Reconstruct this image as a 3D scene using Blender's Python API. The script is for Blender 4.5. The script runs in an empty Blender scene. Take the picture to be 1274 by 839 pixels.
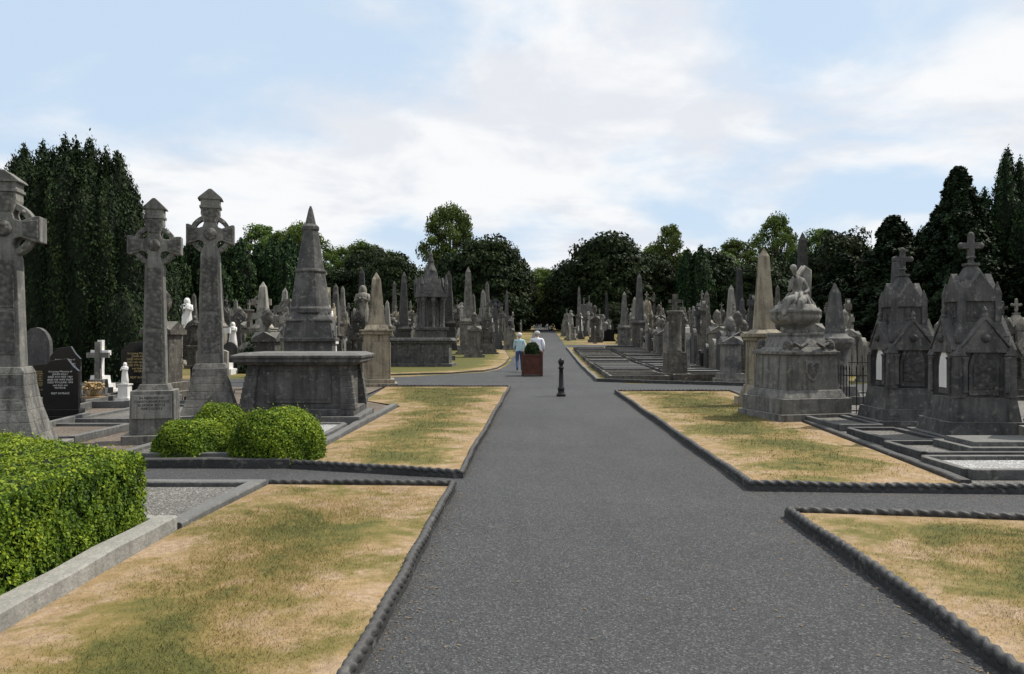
import bpy,bmesh,math,random
import numpy as np
from mathutils import Vector,Matrix
R=random.Random(11); NR=np.random.RandomState(5)
S=bpy.context.scene
rad=math.radians
# ------------------------------------------------------------ terrain
KN=[(-400,0),(28,0),(40,.15),(60,.75),(100,2.2),(160,4.2),(900,5.0)]
def H(y):
    for (a,za),(b,zb) in zip(KN,KN[1:]):
        if y<=b: return za+(zb-za)*(y-a)/(b-a)
    return KN[-1][1]
def xL(y): return -0.87+.032*y
def xR(y): return 2.22+.032*y
# ------------------------------------------------------------ material helpers
class NT:
    def __init__(s,name):
        s.m=bpy.data.materials.new(name); s.m.use_nodes=True
        s.t=s.m.node_tree; s.t.nodes.clear()
        s.out=s.n('ShaderNodeOutputMaterial'); s.b=s.n('ShaderNodeBsdfPrincipled')
        s.l(s.b.outputs[0],s.out.inputs[0]); s.b.inputs['Specular IOR Level'].default_value=.3
        s.g=s.n('ShaderNodeNewGeometry'); s.pos=s.g.outputs['Position']
    def n(s,t,**k):
        x=s.t.nodes.new(t)
        for a,b in k.items(): setattr(x,a,b)
        return x
    def l(s,a,b): s.t.links.new(a,b)
    def put(s,v,sock):
        if hasattr(v,'links'): s.l(v,sock)
        else:
            if isinstance(v,(tuple,list)) and len(v)==3 and sock.type=='RGBA': v=(*v,1)
            sock.default_value=v
    def noise(s,scale,detail=4,vec=None,rough=.55,dist=0,col=False):
        x=s.n('ShaderNodeTexNoise'); x.inputs['Scale'].default_value=scale; x.inputs['Detail'].default_value=detail
        x.inputs['Roughness'].default_value=rough; x.inputs['Distortion'].default_value=dist
        s.l(vec or s.pos,x.inputs['Vector']); return x.outputs[1 if col else 0]
    def voro(s,scale,vec=None,out=0,feature='F1'):
        x=s.n('ShaderNodeTexVoronoi',feature=feature); x.inputs['Scale'].default_value=scale
        s.l(vec or s.pos,x.inputs['Vector']); return x.outputs[out]
    def scale(s,v):
        x=s.n('ShaderNodeMapping'); x.inputs['Scale'].default_value=v; s.l(s.pos,x.inputs[0]); return x.outputs[0]
    def mr(s,v,a,b,c=0.,d=1.):
        x=s.n('ShaderNodeMapRange'); s.l(v,x.inputs[0])
        for i,q in enumerate((a,b,c,d)): x.inputs[1+i].default_value=q
        return x.outputs[0]
    def mix(s,f,a,b,mode='MIX'):
        x=s.n('ShaderNodeMix',data_type='RGBA',blend_type=mode)
        s.put(f,x.inputs[0]); s.put(a,x.inputs[6]); s.put(b,x.inputs[7]); return x.outputs[2]
    def math(s,op,a,b=0.):
        x=s.n('ShaderNodeMath',operation=op); s.put(a,x.inputs[0]); s.put(b,x.inputs[1]); return x.outputs[0]
    def bump(s,h,strength=.5,dist=.01):
        x=s.n('ShaderNodeBump'); x.inputs['Strength'].default_value=strength; x.inputs['Distance'].default_value=dist
        s.l(h,x.inputs['Height']); s.l(x.outputs[0],s.b.inputs['Normal'])
    def fin(s,col,rough=.85):
        s.put(col,s.b.inputs['Base Color']); s.put(rough,s.b.inputs['Roughness']); return s.m
def stone(name,c1,c2,streak=.55,lichen=.35,top=(.30,.29,.26),rand=0.,carve=False,rough=.85,bump=True):
    k=NT(name)
    c=k.mix(k.mr(k.noise(2.3,4,rough=.65),.33,.68),c1,c2)
    if rand>0:
        oi=k.n('ShaderNodeObjectInfo')
        v=k.mr(oi.outputs['Random'],0,1,1-rand,1+rand)
        hv=k.n('ShaderNodeHueSaturation'); k.l(v,hv.inputs['Value']); k.l(c,hv.inputs['Color']); c=hv.outputs[0]
        sp=k.math('FRACT',k.math('MULTIPLY',oi.outputs['Random'],7.31))
        c=k.mix(k.math('MULTIPLY',sp,.35),c,k.mix(1.,c,(1.25,1.05,.75),'MULTIPLY'))
    st=k.noise(1.,4,k.scale((9,9,.8)),rough=.6)
    c=k.mix(k.mr(st,.45,.7,0,streak),c,(.016,.016,.016))
    li=k.mr(k.noise(9,4,rough=.7),.55,.66,0,lichen)
    c=k.mix(li,c,(.35,.34,.29))
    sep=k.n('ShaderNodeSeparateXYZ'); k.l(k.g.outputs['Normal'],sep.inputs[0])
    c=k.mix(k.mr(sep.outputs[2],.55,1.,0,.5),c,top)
    if bump:
        fine=k.noise(55,3)
        c=k.mix(k.mr(fine,.3,.75,0,.35),c,(.02,.02,.02))
    if carve:
        v=k.voro(17,feature='SMOOTH_F1'); k.bump(v,1.,.03)
        c=k.mix(k.mr(v,.1,.55,0,.6),c,(.02,.02,.02))
    elif bump:
        hh=k.math('ADD',k.noise(14,3),k.math('MULTIPLY',fine,.35)); k.bump(hh,.6,.02)
    return k.fin(c,rough)
def plain(name,c,rough=.7,var=.25,metal=0,sc=20):
    k=NT(name); c2=tuple(x*(1-var) for x in c)
    n=k.noise(sc,3); k.bump(n,.2,.004); k.b.inputs['Metallic'].default_value=metal
    return k.fin(k.mix(k.mr(n,.3,.7),c,c2),rough)
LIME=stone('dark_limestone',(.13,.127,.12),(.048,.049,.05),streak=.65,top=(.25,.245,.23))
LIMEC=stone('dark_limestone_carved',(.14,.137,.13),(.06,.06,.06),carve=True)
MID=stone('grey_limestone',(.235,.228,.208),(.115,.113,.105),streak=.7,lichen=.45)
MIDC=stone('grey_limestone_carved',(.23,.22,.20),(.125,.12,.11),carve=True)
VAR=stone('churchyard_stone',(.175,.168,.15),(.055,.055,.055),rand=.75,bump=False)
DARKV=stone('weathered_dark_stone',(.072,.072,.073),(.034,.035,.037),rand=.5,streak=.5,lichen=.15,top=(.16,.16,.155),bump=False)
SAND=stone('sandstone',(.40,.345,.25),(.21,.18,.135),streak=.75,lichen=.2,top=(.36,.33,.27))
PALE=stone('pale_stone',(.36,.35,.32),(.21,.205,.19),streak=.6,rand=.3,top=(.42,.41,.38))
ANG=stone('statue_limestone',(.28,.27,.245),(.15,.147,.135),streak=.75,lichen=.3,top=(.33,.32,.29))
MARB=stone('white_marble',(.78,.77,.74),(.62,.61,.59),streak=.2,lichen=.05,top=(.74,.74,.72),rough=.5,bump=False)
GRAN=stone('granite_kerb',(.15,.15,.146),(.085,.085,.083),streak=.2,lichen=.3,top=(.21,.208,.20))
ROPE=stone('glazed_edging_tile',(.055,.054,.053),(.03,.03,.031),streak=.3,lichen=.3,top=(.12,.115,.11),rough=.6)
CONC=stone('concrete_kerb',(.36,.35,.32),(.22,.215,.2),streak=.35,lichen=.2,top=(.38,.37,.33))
BLACK=plain('polished_black_granite',(.013,.013,.014),.12,.3)
IRON=plain('black_iron',(.012,.012,.013),.4,.3)
GOLD=plain('gilt_lettering',(.45,.35,.16),.4,.2)
WHT=plain('white_lettering',(.6,.6,.58),.6,.1)
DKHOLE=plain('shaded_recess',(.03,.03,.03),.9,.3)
def asphalt():
    k=NT('asphalt')
    c=k.mix(k.mr(k.noise(.35,5,dist=.6),.36,.64),(.044,.045,.047),(.062,.063,.065))
    c=k.mix(k.mr(k.noise(1.,4,k.scale((2.6,.22,1))),.48,.7,0,.45),c,(.034,.035,.037))
    v=k.voro(105,out=1); sv=k.n('ShaderNodeSeparateColor'); k.l(v,sv.inputs[0])
    c=k.mix(k.mr(sv.outputs[0],.70,1.0,0,.75),c,(.17,.17,.165))
    c=k.mix(k.mr(sv.outputs[1],.6,.95,0,.7),c,(.016,.016,.018))
    c=k.mix(k.mr(k.noise(2.3,6,rough=.78,dist=.4),.56,.74,0,.42),c,(.115,.108,.095))
    k.bump(k.noise(120,2),.9,.010); return k.fin(c,.78)
ASPH=asphalt()
def gravel(name,a,b,c_):
    k=NT(name); v=k.voro(48,out=1); sv=k.n('ShaderNodeSeparateColor'); k.l(v,sv.inputs[0])
    c=k.mix(k.mr(sv.outputs[0],.2,.9),a,b); c=k.mix(k.mr(sv.outputs[1],.7,.95),c,c_)
    d=k.voro(48); c=k.mix(k.mr(d,.4,.75,0,.7),c,(.03,.03,.03))
    c=k.mix(k.mr(k.noise(1.1,5),.45,.7,0,.55),c,tuple(x*.4 for x in a))
    k.bump(d,1.,-.012); return k.fin(c,.9)
GRV=gravel('grey_gravel',(.15,.14,.125),(.23,.22,.20),(.34,.33,.31))
GRVB=gravel('brown_gravel',(.16,.12,.09),(.22,.175,.135),(.28,.25,.21))
GRVW=gravel('white_chippings',(.42,.42,.41),(.6,.6,.59),(.25,.25,.25))
def lawnmat(name,far=False):
    k=NT(name)
    n1=k.noise(.95,5,dist=.6,rough=.62); n2=k.noise(6,4,rough=.65); n3=k.noise(60,2)
    if far: g=k.mr(k.noise(.22,5,dist=.5),.35,.62)
    else:
        at=k.n('ShaderNodeAttribute',attribute_name='edge')
        e=k.math('ADD',k.math('MULTIPLY',at.outputs['Fac'],.72),k.math('MULTIPLY',k.math('SUBTRACT',n1,.5),3.0))
        e=k.math('ADD',e,k.math('MULTIPLY',k.math('SUBTRACT',n2,.5),1.3))
        g=k.mr(e,.04,.86)
    straw=k.mix(k.mr(n2,.3,.7),(.36,.255,.13),(.25,.168,.08))
    straw=k.mix(k.mr(n3,.35,.7,0,.5),straw,(.15,.10,.052))
    soil=k.mix(k.mr(k.noise(25,3),.35,.65),(.39,.285,.185),(.26,.185,.12))
    straw=k.mix(k.mr(k.noise(2.2,5,rough=.7,dist=.8),.47,.58,0,.9),straw,soil)
    grn=k.mix(k.mr(n2,.35,.65),(.120,.115,.026),(.066,.078,.016))
    grn=k.mix(k.mr(n3,.4,.7,0,.6),grn,(.04,.044,.012))
    olive=k.mix(k.mr(n1,.4,.6),(.20,.148,.048),(.145,.122,.034))
    c=k.mix(k.mr(g,0,.5),straw,olive); c=k.mix(k.mr(g,.5,1.,0,.85),c,grn)
    if not far:
        at2=k.n('ShaderNodeAttribute',attribute_name='rnd')
        c=k.mix(k.mr(at2.outputs['Fac'],0,1,0,.38),c,(.46,.35,.18))
    else:
        c=k.mix(k.mr(k.noise(.6,4),.55,.75,0,.6),c,(.14,.12,.10))
    k.bump(n3,.6,.012); return k.fin(c,.95)
LAWN=lawnmat('dry_lawn'); FAR=lawnmat('cemetery_grass',True)
def foliage(name,dark,mid,light,tr=.2,spec=.1):
    k=NT(name); k.b.inputs['Specular IOR Level'].default_value=spec
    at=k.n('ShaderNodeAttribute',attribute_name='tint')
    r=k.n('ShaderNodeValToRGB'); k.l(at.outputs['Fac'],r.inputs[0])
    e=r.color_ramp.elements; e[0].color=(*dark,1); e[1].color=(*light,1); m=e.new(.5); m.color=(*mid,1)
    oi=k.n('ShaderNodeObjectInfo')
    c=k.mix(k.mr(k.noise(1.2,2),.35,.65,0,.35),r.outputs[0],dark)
    hv=k.n('ShaderNodeHueSaturation'); k.l(k.mr(oi.outputs['Random'],0,1,.75,1.35),hv.inputs['Value']); k.l(k.mr(oi.outputs['Random'],0,1,.485,.51),hv.inputs['Hue']); k.l(c,hv.inputs['Color'])
    if tr<.24: c=hv.outputs[0]
    k.put(c,k.b.inputs['Base Color']); k.b.inputs['Roughness'].default_value=.6
    if tr>0:
        t=k.n('ShaderNodeBsdfTranslucent'); k.l(c,t.inputs[0])
        mx=k.n('ShaderNodeMixShader'); mx.inputs[0].default_value=tr
        k.l(k.b.outputs[0],mx.inputs[1]); k.l(t.outputs[0],mx.inputs[2]); k.l(mx.outputs[0],k.out.inputs[0])
    return k.m
BOXF=foliage('box_hedge_leaves',(.028,.062,.006),(.125,.205,.014),(.33,.40,.03),.25,.2)
YEWF=foliage('yew_foliage',(.006,.015,.006),(.018,.039,.011),(.046,.078,.02),0)
DOMF=foliage('dark_evergreen_foliage',(.006,.012,.004),(.017,.028,.008),(.036,.050,.013),0)
DECF=foliage('deciduous_leaves',(.04,.07,.016),(.085,.13,.03),(.15,.20,.05),.2)
CONF=foliage('cypress_foliage',(.006,.014,.007),(.015,.030,.012),(.034,.056,.019),0)
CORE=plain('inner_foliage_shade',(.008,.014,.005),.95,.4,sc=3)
BARK=plain('tree_bark',(.07,.055,.04),.95,.5,sc=9)
# ------------------------------------------------------------ mesh builder
class MB:
    def __init__(s): s.v=[];s.f=[];s.m=[];s.s=[]
    def add(s,vs,fs,mat=0,smooth=False):
        o=len(s.v); s.v+=[tuple(v) for v in vs]
        for f in fs: s.f.append([i+o for i in f]); s.m.append(mat); s.s.append(smooth)
    def box(s,x,y,z0,sx,sy,z1,mat=0,t=1.,ty=None,rot=0):
        ty=t if ty is None else ty; a,b=sx/2,sy/2
        vs=[(-a,-b,z0),(a,-b,z0),(a,b,z0),(-a,b,z0),(-a*t,-b*ty,z1),(a*t,-b*ty,z1),(a*t,b*ty,z1),(-a*t,b*ty,z1)]
        c,q=math.cos(rot),math.sin(rot)
        vs=[(x+u*c-w*q,y+u*q+w*c,z) for u,w,z in vs]
        s.add(vs,[(0,3,2,1),(4,5,6,7),(0,1,5,4),(1,2,6,5),(2,3,7,6),(3,0,4,7)],mat)
    def lathe(s,prof,n=16,x=0,y=0,mat=0,smooth=True,mod=None,sx=1,sy=1,rot=0):
        vs=[];fs=[]
        for r,z in prof:
            for j in range(n):
                a=2*math.pi*j/n+rot; q=r*(mod(a,z) if mod else 1)
                vs.append((x+q*math.cos(a)*sx,y+q*math.sin(a)*sy,z))
        m=len(prof)
        for i in range(m-1):
            for j in range(n):
                k=(j+1)%n; fs.append((i*n+j,i*n+k,(i+1)*n+k,(i+1)*n+j))
        fs.append(tuple(range(n))[::-1]); fs.append(tuple(range((m-1)*n,m*n)))
        s.add(vs,fs,mat,smooth)
    def extr(s,poly,d0,d1,mat=0,axis='y',off=(0,0,0),smooth=False):
        n=len(poly); vs=[]
        for d in (d0,d1):
            for u,z in poly:
                vs.append((u+off[0],d+off[1],z+off[2]) if axis=='y' else (d+off[0],u+off[1],z+off[2]))
        fs=[tuple(range(n)),tuple(range(n,2*n))[::-1]]
        for i in range(n):
            j=(i+1)%n; fs.append((i,i+n,j+n,j))
        s.add(vs,fs,mat,smooth)
    def tube(s,pts,rs,n=8,mat=0,smooth=True):
        P=[Vector(p) for p in pts]; vs=[];fs=[]
        for i,p in enumerate(P):
            t=(P[min(i+1,len(P)-1)]-P[max(i-1,0)]).normalized()
            u=t.cross(Vector((0.13,1,.07))) if abs(t.y)<.9 else t.cross(Vector((1,.1,0)))
            u.normalize(); w=t.cross(u)
            for j in range(n):
                a=2*math.pi*j/n; vs.append(p+(u*math.cos(a)+w*math.sin(a))*rs[i])
        for i in range(len(P)-1):
            for j in range(n):
                k=(j+1)%n; fs.append((i*n+j,i*n+k,(i+1)*n+k,(i+1)*n+j))
        fs.append(tuple(range(n))); fs.append(tuple(range((len(P)-1)*n,len(P)*n)))
        s.add(vs,fs,mat,smooth)
    def ball(s,x,y,z,rx,ry,rz,mat=0,n=12):
        pr=[(max(math.sin(math.pi*i/8),.02),-math.cos(math.pi*i/8)) for i in range(9)]
        vs=[];fs=[]
        for r,h in pr:
            for j in range(n):
                a=2*math.pi*j/n; vs.append((x+r*rx*math.cos(a),y+r*ry*math.sin(a),z+h*rz))
        for i in range(8):
            for j in range(n):
                k=(j+1)%n; fs.append((i*n+j,i*n+k,(i+1)*n+k,(i+1)*n+j))
        s.add(vs,fs,mat,True)
    def gable(s,x,y,z0,w,dep,h,mat=0,axis='y'):
        s.extr([(-w/2,z0),(w/2,z0),(0,z0+h)],-dep/2,dep/2,mat,axis,(x,y,0))
    def mesh(s,name,mats):
        me=bpy.data.meshes.new(name); me.from_pydata(s.v,[],s.f)
        for m in mats: me.materials.append(m)
        me.polygons.foreach_set('material_index',s.m); me.polygons.foreach_set('use_smooth',s.s)
        bm=bmesh.new(); bm.from_mesh(me); bmesh.ops.recalc_face_normals(bm,faces=bm.faces); bm.to_mesh(me); bm.free()
        me.update(); return me
    def obj(s,name,mats,loc=(0,0,0),rz=0,bevel=0,parent=None,meshname=None):
        me=s.mesh(meshname or name,mats); return inst(name,me,loc,rz,1,bevel,parent)
def inst(name,me,loc=(0,0,0),rz=0,sc=1,bevel=0,parent=None):
    o=bpy.data.objects.new(name,me); S.collection.objects.link(o)
    o.location=loc; o.rotation_euler=(0,0,rz); o.scale=(sc,)*3 if not isinstance(sc,tuple) else sc
    if bevel:
        b=o.modifiers.new('bevel','BEVEL'); b.width=bevel; b.segments=2; b.limit_method='ANGLE'; b.angle_limit=rad(35)
    if parent: o.parent=parent
    return o
def empty(name,loc,rz=0):
    e=bpy.data.objects.new(name,None); S.collection.objects.link(e); e.location=loc; e.rotation_euler=(0,0,rz); return e
# ------------------------------------------------------------ sheets
def lump(x,y): return np.sin(x*2.1+1)*np.cos(y*1.7)+.6*np.sin(x*5.3+y*4.1)+1.2
def sheet(name,poly,z,mat,step=None,edge=False,bumpy=0.):
    bm=bmesh.new(); vs=[bm.verts.new((x,y,0)) for x,y in poly]; bm.faces.new(vs)
    def cut(co,no): bmesh.ops.bisect_plane(bm,geom=bm.verts[:]+bm.edges[:]+bm.faces[:],plane_co=co,plane_no=no)
    ys=[p[1] for p in poly]; xs=[p[0] for p in poly]
    for k,_ in KN:
        if min(ys)<k<max(ys): cut((0,k,0),(0,1,0))
    if step:
        a=min(ys)+step
        while a<max(ys): cut((0,a,0),(0,1,0)); a+=step
        a=min(xs)+step
        while a<max(xs): cut((a,0,0),(1,0,0)); a+=step
    me=bpy.data.meshes.new(name)
    for v in bm.verts: v.co.z=H(v.co.y)+z
    bmesh.ops.recalc_face_normals(bm,faces=bm.faces)
    bm.to_mesh(me); bm.free()
    for p in me.polygons:
        if p.normal.z<0: p.flip()
    if edge or bumpy:
        co=np.zeros(len(me.vertices)*3); me.vertices.foreach_get('co',co); co=co.reshape(-1,3)
        e=edist(co[:,:2],poly)
        co[:,2]+=bumpy*np.minimum(e*3,1)*lump(co[:,0],co[:,1])
        me.vertices.foreach_set('co',co.ravel())
        a=me.attributes.new('edge','FLOAT','POINT'); a.data.foreach_set('value',e)
    me.materials.append(mat); return inst(name,me)
def edist(P,poly):
    d=np.full(len(P),1e9)
    for i in range(len(poly)):
        a=np.array(poly[i]);b=np.array(poly[(i+1)%len(poly)]);ab=b-a
        t=np.clip(((P-a)@ab)/(ab@ab),0,1); d=np.minimum(d,np.linalg.norm(P-(a+t[:,None]*ab),axis=1))
    return d
def inside(P,poly):
    r=np.zeros(len(P),bool); n=len(poly)
    for i in range(n):
        x1,y1=poly[i];x2,y2=poly[(i+1)%n]
        if y1==y2: continue
        c=((y1>P[:,1])!=(y2>P[:,1]))&(P[:,0]<(x2-x1)*(P[:,1]-y1)/(y2-y1)+x1); r^=c
    return r
def blades(parent,poly,ymin,ymax,xmin,xmax,n,z,hgt,wid,bumpy):
    P=np.column_stack([NR.uniform(xmin,xmax,n),NR.uniform(ymin,ymax,n)])
    P=P[inside(P,poly)]; e=edist(P,poly)
    clump=np.sin(P[:,0]*3.1+P[:,1]*1.3)+np.sin(P[:,0]*-1.7+P[:,1]*4.1+2)+np.sin(P[:,0]*7+1)*np.sin(P[:,1]*6)*.7
    keep=NR.rand(len(P))<np.clip(.15+e*1.0+clump*.25,.06,1.); P=P[keep];e=e[keep]; n=len(P)
    zz=z+bumpy*np.minimum(e*3,1)*lump(P[:,0],P[:,1])
    a=NR.uniform(0,2*np.pi,n); w=wid*NR.uniform(.6,1.3,n); h=hgt*NR.uniform(.4,1.3,n)*np.clip(.5+e,.5,1.2)
    l=NR.uniform(0,2*np.pi,n); L=h*NR.uniform(.2,1.4,n)
    V=np.zeros((n,3,3)); V[:,0,0]=P[:,0]-np.cos(a)*w; V[:,0,1]=P[:,1]-np.sin(a)*w; V[:,1,0]=P[:,0]+np.cos(a)*w; V[:,1,1]=P[:,1]+np.sin(a)*w
    V[:,0,2]=V[:,1,2]=zz-.003; V[:,2,0]=P[:,0]+np.cos(l)*L; V[:,2,1]=P[:,1]+np.sin(l)*L; V[:,2,2]=zz+h
    me=bpy.data.meshes.new('grass_blades'); npmesh(me,V.reshape(-1,3),3)
    at=me.attributes.new('edge','FLOAT','POINT'); at.data.foreach_set('value',np.repeat(e,3))
    at=me.attributes.new('rnd','FLOAT','POINT'); at.data.foreach_set('value',np.repeat(NR.rand(n)**2,3))
    me.materials.append(LAWN); inst('grass_blades',me,parent=parent)
def npmesh(me,V,k):
    n=len(V)//k
    me.vertices.add(len(V)); me.vertices.foreach_set('co',V.astype(np.float32).ravel())
    me.loops.add(len(V)); me.loops.foreach_set('vertex_index',np.arange(len(V),dtype=np.int32))
    me.polygons.add(n); me.polygons.foreach_set('loop_start',np.arange(0,len(V),k,dtype=np.int32))
    me.update(calc_edges=True); me.validate()
def resample(pts,ds):
    P=[np.array(p,float) for p in pts]; out=[]
    for a,b in zip(P,P[1:]):
        L=np.linalg.norm(b-a); n=max(1,int(round(L/ds)))
        for i in range(n): out.append(a+(b-a)*i/n)
    out.append(P[-1]); return out
def sweep(name,pts,prof,mat,ds=None,rope=False,parent=None,z0=0,wob=0):
    Q=resample(pts,ds) if ds else [np.array(p,float) for p in pts]
    mb=MB();vs=[];fs=[];s=0;m=len(prof) if not rope else 12; n=len(Q)
    for i,q in enumerate(Q):
        a=Q[max(i-1,0)];b=Q[min(i+1,n-1)]
        t1=(q-a)/(np.linalg.norm(q-a)+1e-9); t2=(b-q)/(np.linalg.norm(b-q)+1e-9); t=t1+t2; t/=np.linalg.norm(t)+1e-9
        nn=np.array((-t[1],t[0])); c=max(.4,float(np.dot(t,t2 if i<n-1 else t1)))
        if i: s+=np.linalg.norm(q-Q[i-1])
        h=H(q[1])+z0+.005*math.sin(s*1.9)+.003*math.sin(s*5.1)
        lat=.010*math.sin(s*1.3+2)+.004*math.sin(s*6.8)
        if rope:
            seg=(s%.46)/.46; gap=.72 if (seg<.02 or seg>.98) else 1.
            for j in range(12):
                th=2*math.pi*j/12; r=.032*gap*(1+.19*math.cos(2*th-2*math.pi*s/.11))
                u=lat+r*math.cos(th); vs.append((q[0]+nn[0]*u,q[1]+nn[1]*u,h+.078+r*math.sin(th)))
        else:
            for u,z in prof: u=u/c+lat; vs.append((q[0]+nn[0]*u,q[1]+nn[1]*u,h+z))
    for i in range(n-1):
        for j in range(m):
            k=(j+1)%m; fs.append((i*m+j,i*m+k,(i+1)*m+k,(i+1)*m+j))
    fs.append(tuple(range(m))); fs.append(tuple(range((n-1)*m,n*m)))
    mb.add(vs,fs,0,rope); return mb.obj(name,[mat],parent=parent)
def ropekerb(pts,rope=True,ds=.0145):
    e=empty('rope_edged_kerb',(0,0,0))
    sweep('kerb_tiles',pts,[(-.028,-.05),(.028,-.05),(.026,.065),(-.026,.065)],ROPE,ds=.2,parent=e)
    if rope: sweep('rope_moulding',pts,None,ROPE,ds=ds,rope=True,parent=e)
def kerb(name,pts,w,h,mat,z0=0):
    return sweep(name,pts,[(-w/2,-.05),(w/2,-.05),(w/2,h-.012),(w/2-.012,h),(-w/2+.012,h),(-w/2,h-.012)],mat,ds=.5,z0=z0)
# ground
mb=MB(); xs=[-700,-200,-60,0,60,200,700]; ysn=[-300]+[k for k,_ in KN[1:]]; vs=[(x,y,H(y)) for y in ysn for x in xs]
nx=len(xs); mb.add(vs,[(j*nx+i,j*nx+i+1,(j+1)*nx+i+1,(j+1)*nx+i) for j in range(len(ysn)-1) for i in range(nx-1)]); mb.obj('ground',[FAR])
sheet('asphalt_path',[(-14,-6),(14,-6),(14,27),(4,27.5),(3.2,30),(3.3,34),(xR(60),60),(xR(165),165),(xL(165)+.4,165),(xL(60)+.2,60),(0,48),(-.1,42),(-.6,37),(-1.2,34.5),(-4,31.5),(-8,30.5),(-14,29.5)],.006,ASPH)
sheet('asphalt_path',[(-60,25.2),(-14.01,25.2),(-14.01,28.5),(-60,29.5)],.006,ASPH)
sheet('asphalt_path',[(14.01,23.8),(60,23.8),(60,26),(14.01,26)],.006,ASPH)
sheet('asphalt_path',[(0.3,60.5),(0.7,64.5),(-14,66.5),(-40,74),(-60,84),(-60,80),(-40,70.5),(-14,63)],.010,ASPH)
sheet('asphalt_path',[(4.3,62),(60,66),(60,69.5),(4.4,65.5)],.010,ASPH)
# lawns
L1=[(xL(-2),-2),(xL(8.35),8.35),(-2.55,8.45),(-2.68,6.4),(-2.68,-2)]
L2=[(xL(9.1),9.1),(xL(25),25),(-3.9,25),(-3.6,19.6),(-2.5,18),(-2.67,9.75)]
R1=[(xR(-2),-2),(xR(7.1),7.1),(4.3,6.8),(9,6.3),(9,-2)]
R2=[(xR(8.35),8.35),(xR(22.9),22.9),(6.2,22.9),(5.9,20),(5.25,14.5),(4.7,8.2)]
for p,(a,b,c,d),n,hg,wd in ((L1,(3.2,8.5,-2.8,-.5),85000,.02,.0018),(R1,(3.2,7.2,2.2,5.2),60000,.02,.0018),(L2,(9,25,-4,0),46000,.026,.0035),(R2,(8.1,23,2.3,6.3),46000,.026,.0035)):
    o=sheet('lawn',p,.056,LAWN,step=.16,edge=True,bumpy=.011)
    blades(o,p,a,b,c,d,n,.056,hg,wd,.011)
ropekerb([L1[0],L1[1],L1[2]]); ropekerb([L2[5],L2[0],L2[1],L2[2]]); ropekerb([R1[0],R1[1],R1[2],R1[3]])
ropekerb([(13,7.6),R2[5],R2[0],R2[1],R2[2]])
CL=[(-4.7,32.3),(-2.6,33.4),(-1.2,35.2),(-.7,37.5),(-.35,42),(-.15,47),(-.5,56),(-2.6,60),(-6,58),(-8,50),(-8.5,38),(-7,32.2)]
sheet('lawn',CL,.06,LAWN,step=.8,edge=True); ropekerb(CL+[CL[0]],False)
# dry leaves and grit blown against the kerbs
def litter():
    P=[]
    for a,b,sd in (((xL(3),3),(xL(8.3),8.3),1),((xL(9.2),9.2),(xL(25),25),1),((xR(3),3),(xR(7),7),-1),((xR(8.4),8.4),(xR(22),22),-1),((-2.5,8.55),(-.6,8.45),1),((2.5,8.25),(8,7.95),1)):
        a=np.array(a);b=np.array(b);L=np.linalg.norm(b-a);n=int(L*42);t=NR.rand(n);d=(b-a)/L;nn=np.array((d[1],-d[0]))*sd
        P.append(a+t[:,None]*(b-a)+nn*(.05+NR.exponential(.11,n))[:,None])
    P.append(np.column_stack([NR.uniform(-.5,2.6,260),NR.uniform(3.5,16,260)]))
    P=np.concatenate(P); n=len(P); a=NR.uniform(0,6.28,n); s=NR.uniform(.003,.011,n)
    V=np.zeros((n,4,3))
    for j in range(4):
        an=a+j*1.5708; k=s*(1.6 if j%2 else .7); V[:,j,0]=P[:,0]+np.cos(an)*k; V[:,j,1]=P[:,1]+np.sin(an)*k; V[:,j,2]=.009+NR.uniform(0,.005,n)
    me=bpy.data.meshes.new('leaf_litter'); npmesh(me,V.reshape(-1,3),4); me.materials.append(plain('dry_leaf_litter',(.24,.17,.09),.9,.6,sc=8)); inst('leaf_litter',me)
litter()
# gravel areas
sheet('gravel_plot',[(-2.85,6.62),(-2.85,8.3),(-4.7,8.3),(-4.7,7.2)],.05,GRV)
kerb('granite_kerb',[(-2.74,6.5),(-2.68,8.42),(-4.75,8.42)],.16,.10,GRAN)
kerb('granite_kerb',[(-2.74,6.5),(-4.8,7.45)],.12,.09,GRAN)
sheet('gravel_plot',[(-14,9.9),(-2.72,9.9),(-2.6,17.9),(-3.9,20.),(-4,24.9),(-14,24.9)],.05,GRVB)
kerb('granite_kerb',[(-14,9.82),(-2.7,9.82)],.14,.12,ROPE)
kerb('granite_kerb',[(-2.75,9.95),(-2.62,17.9)],.13,.12,GRAN)
sheet('gravel_plot',[(4.78,8.35),(14,7.8),(14,23.4),(6.3,22.8),(6.,20),(5.35,14.5)],.05,GRV)
kerb('granite_kerb',[(4.78,8.45),(5.33,14.5),(5.98,20),(6.25,22.8)],.12,.10,ROPE)
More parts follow.
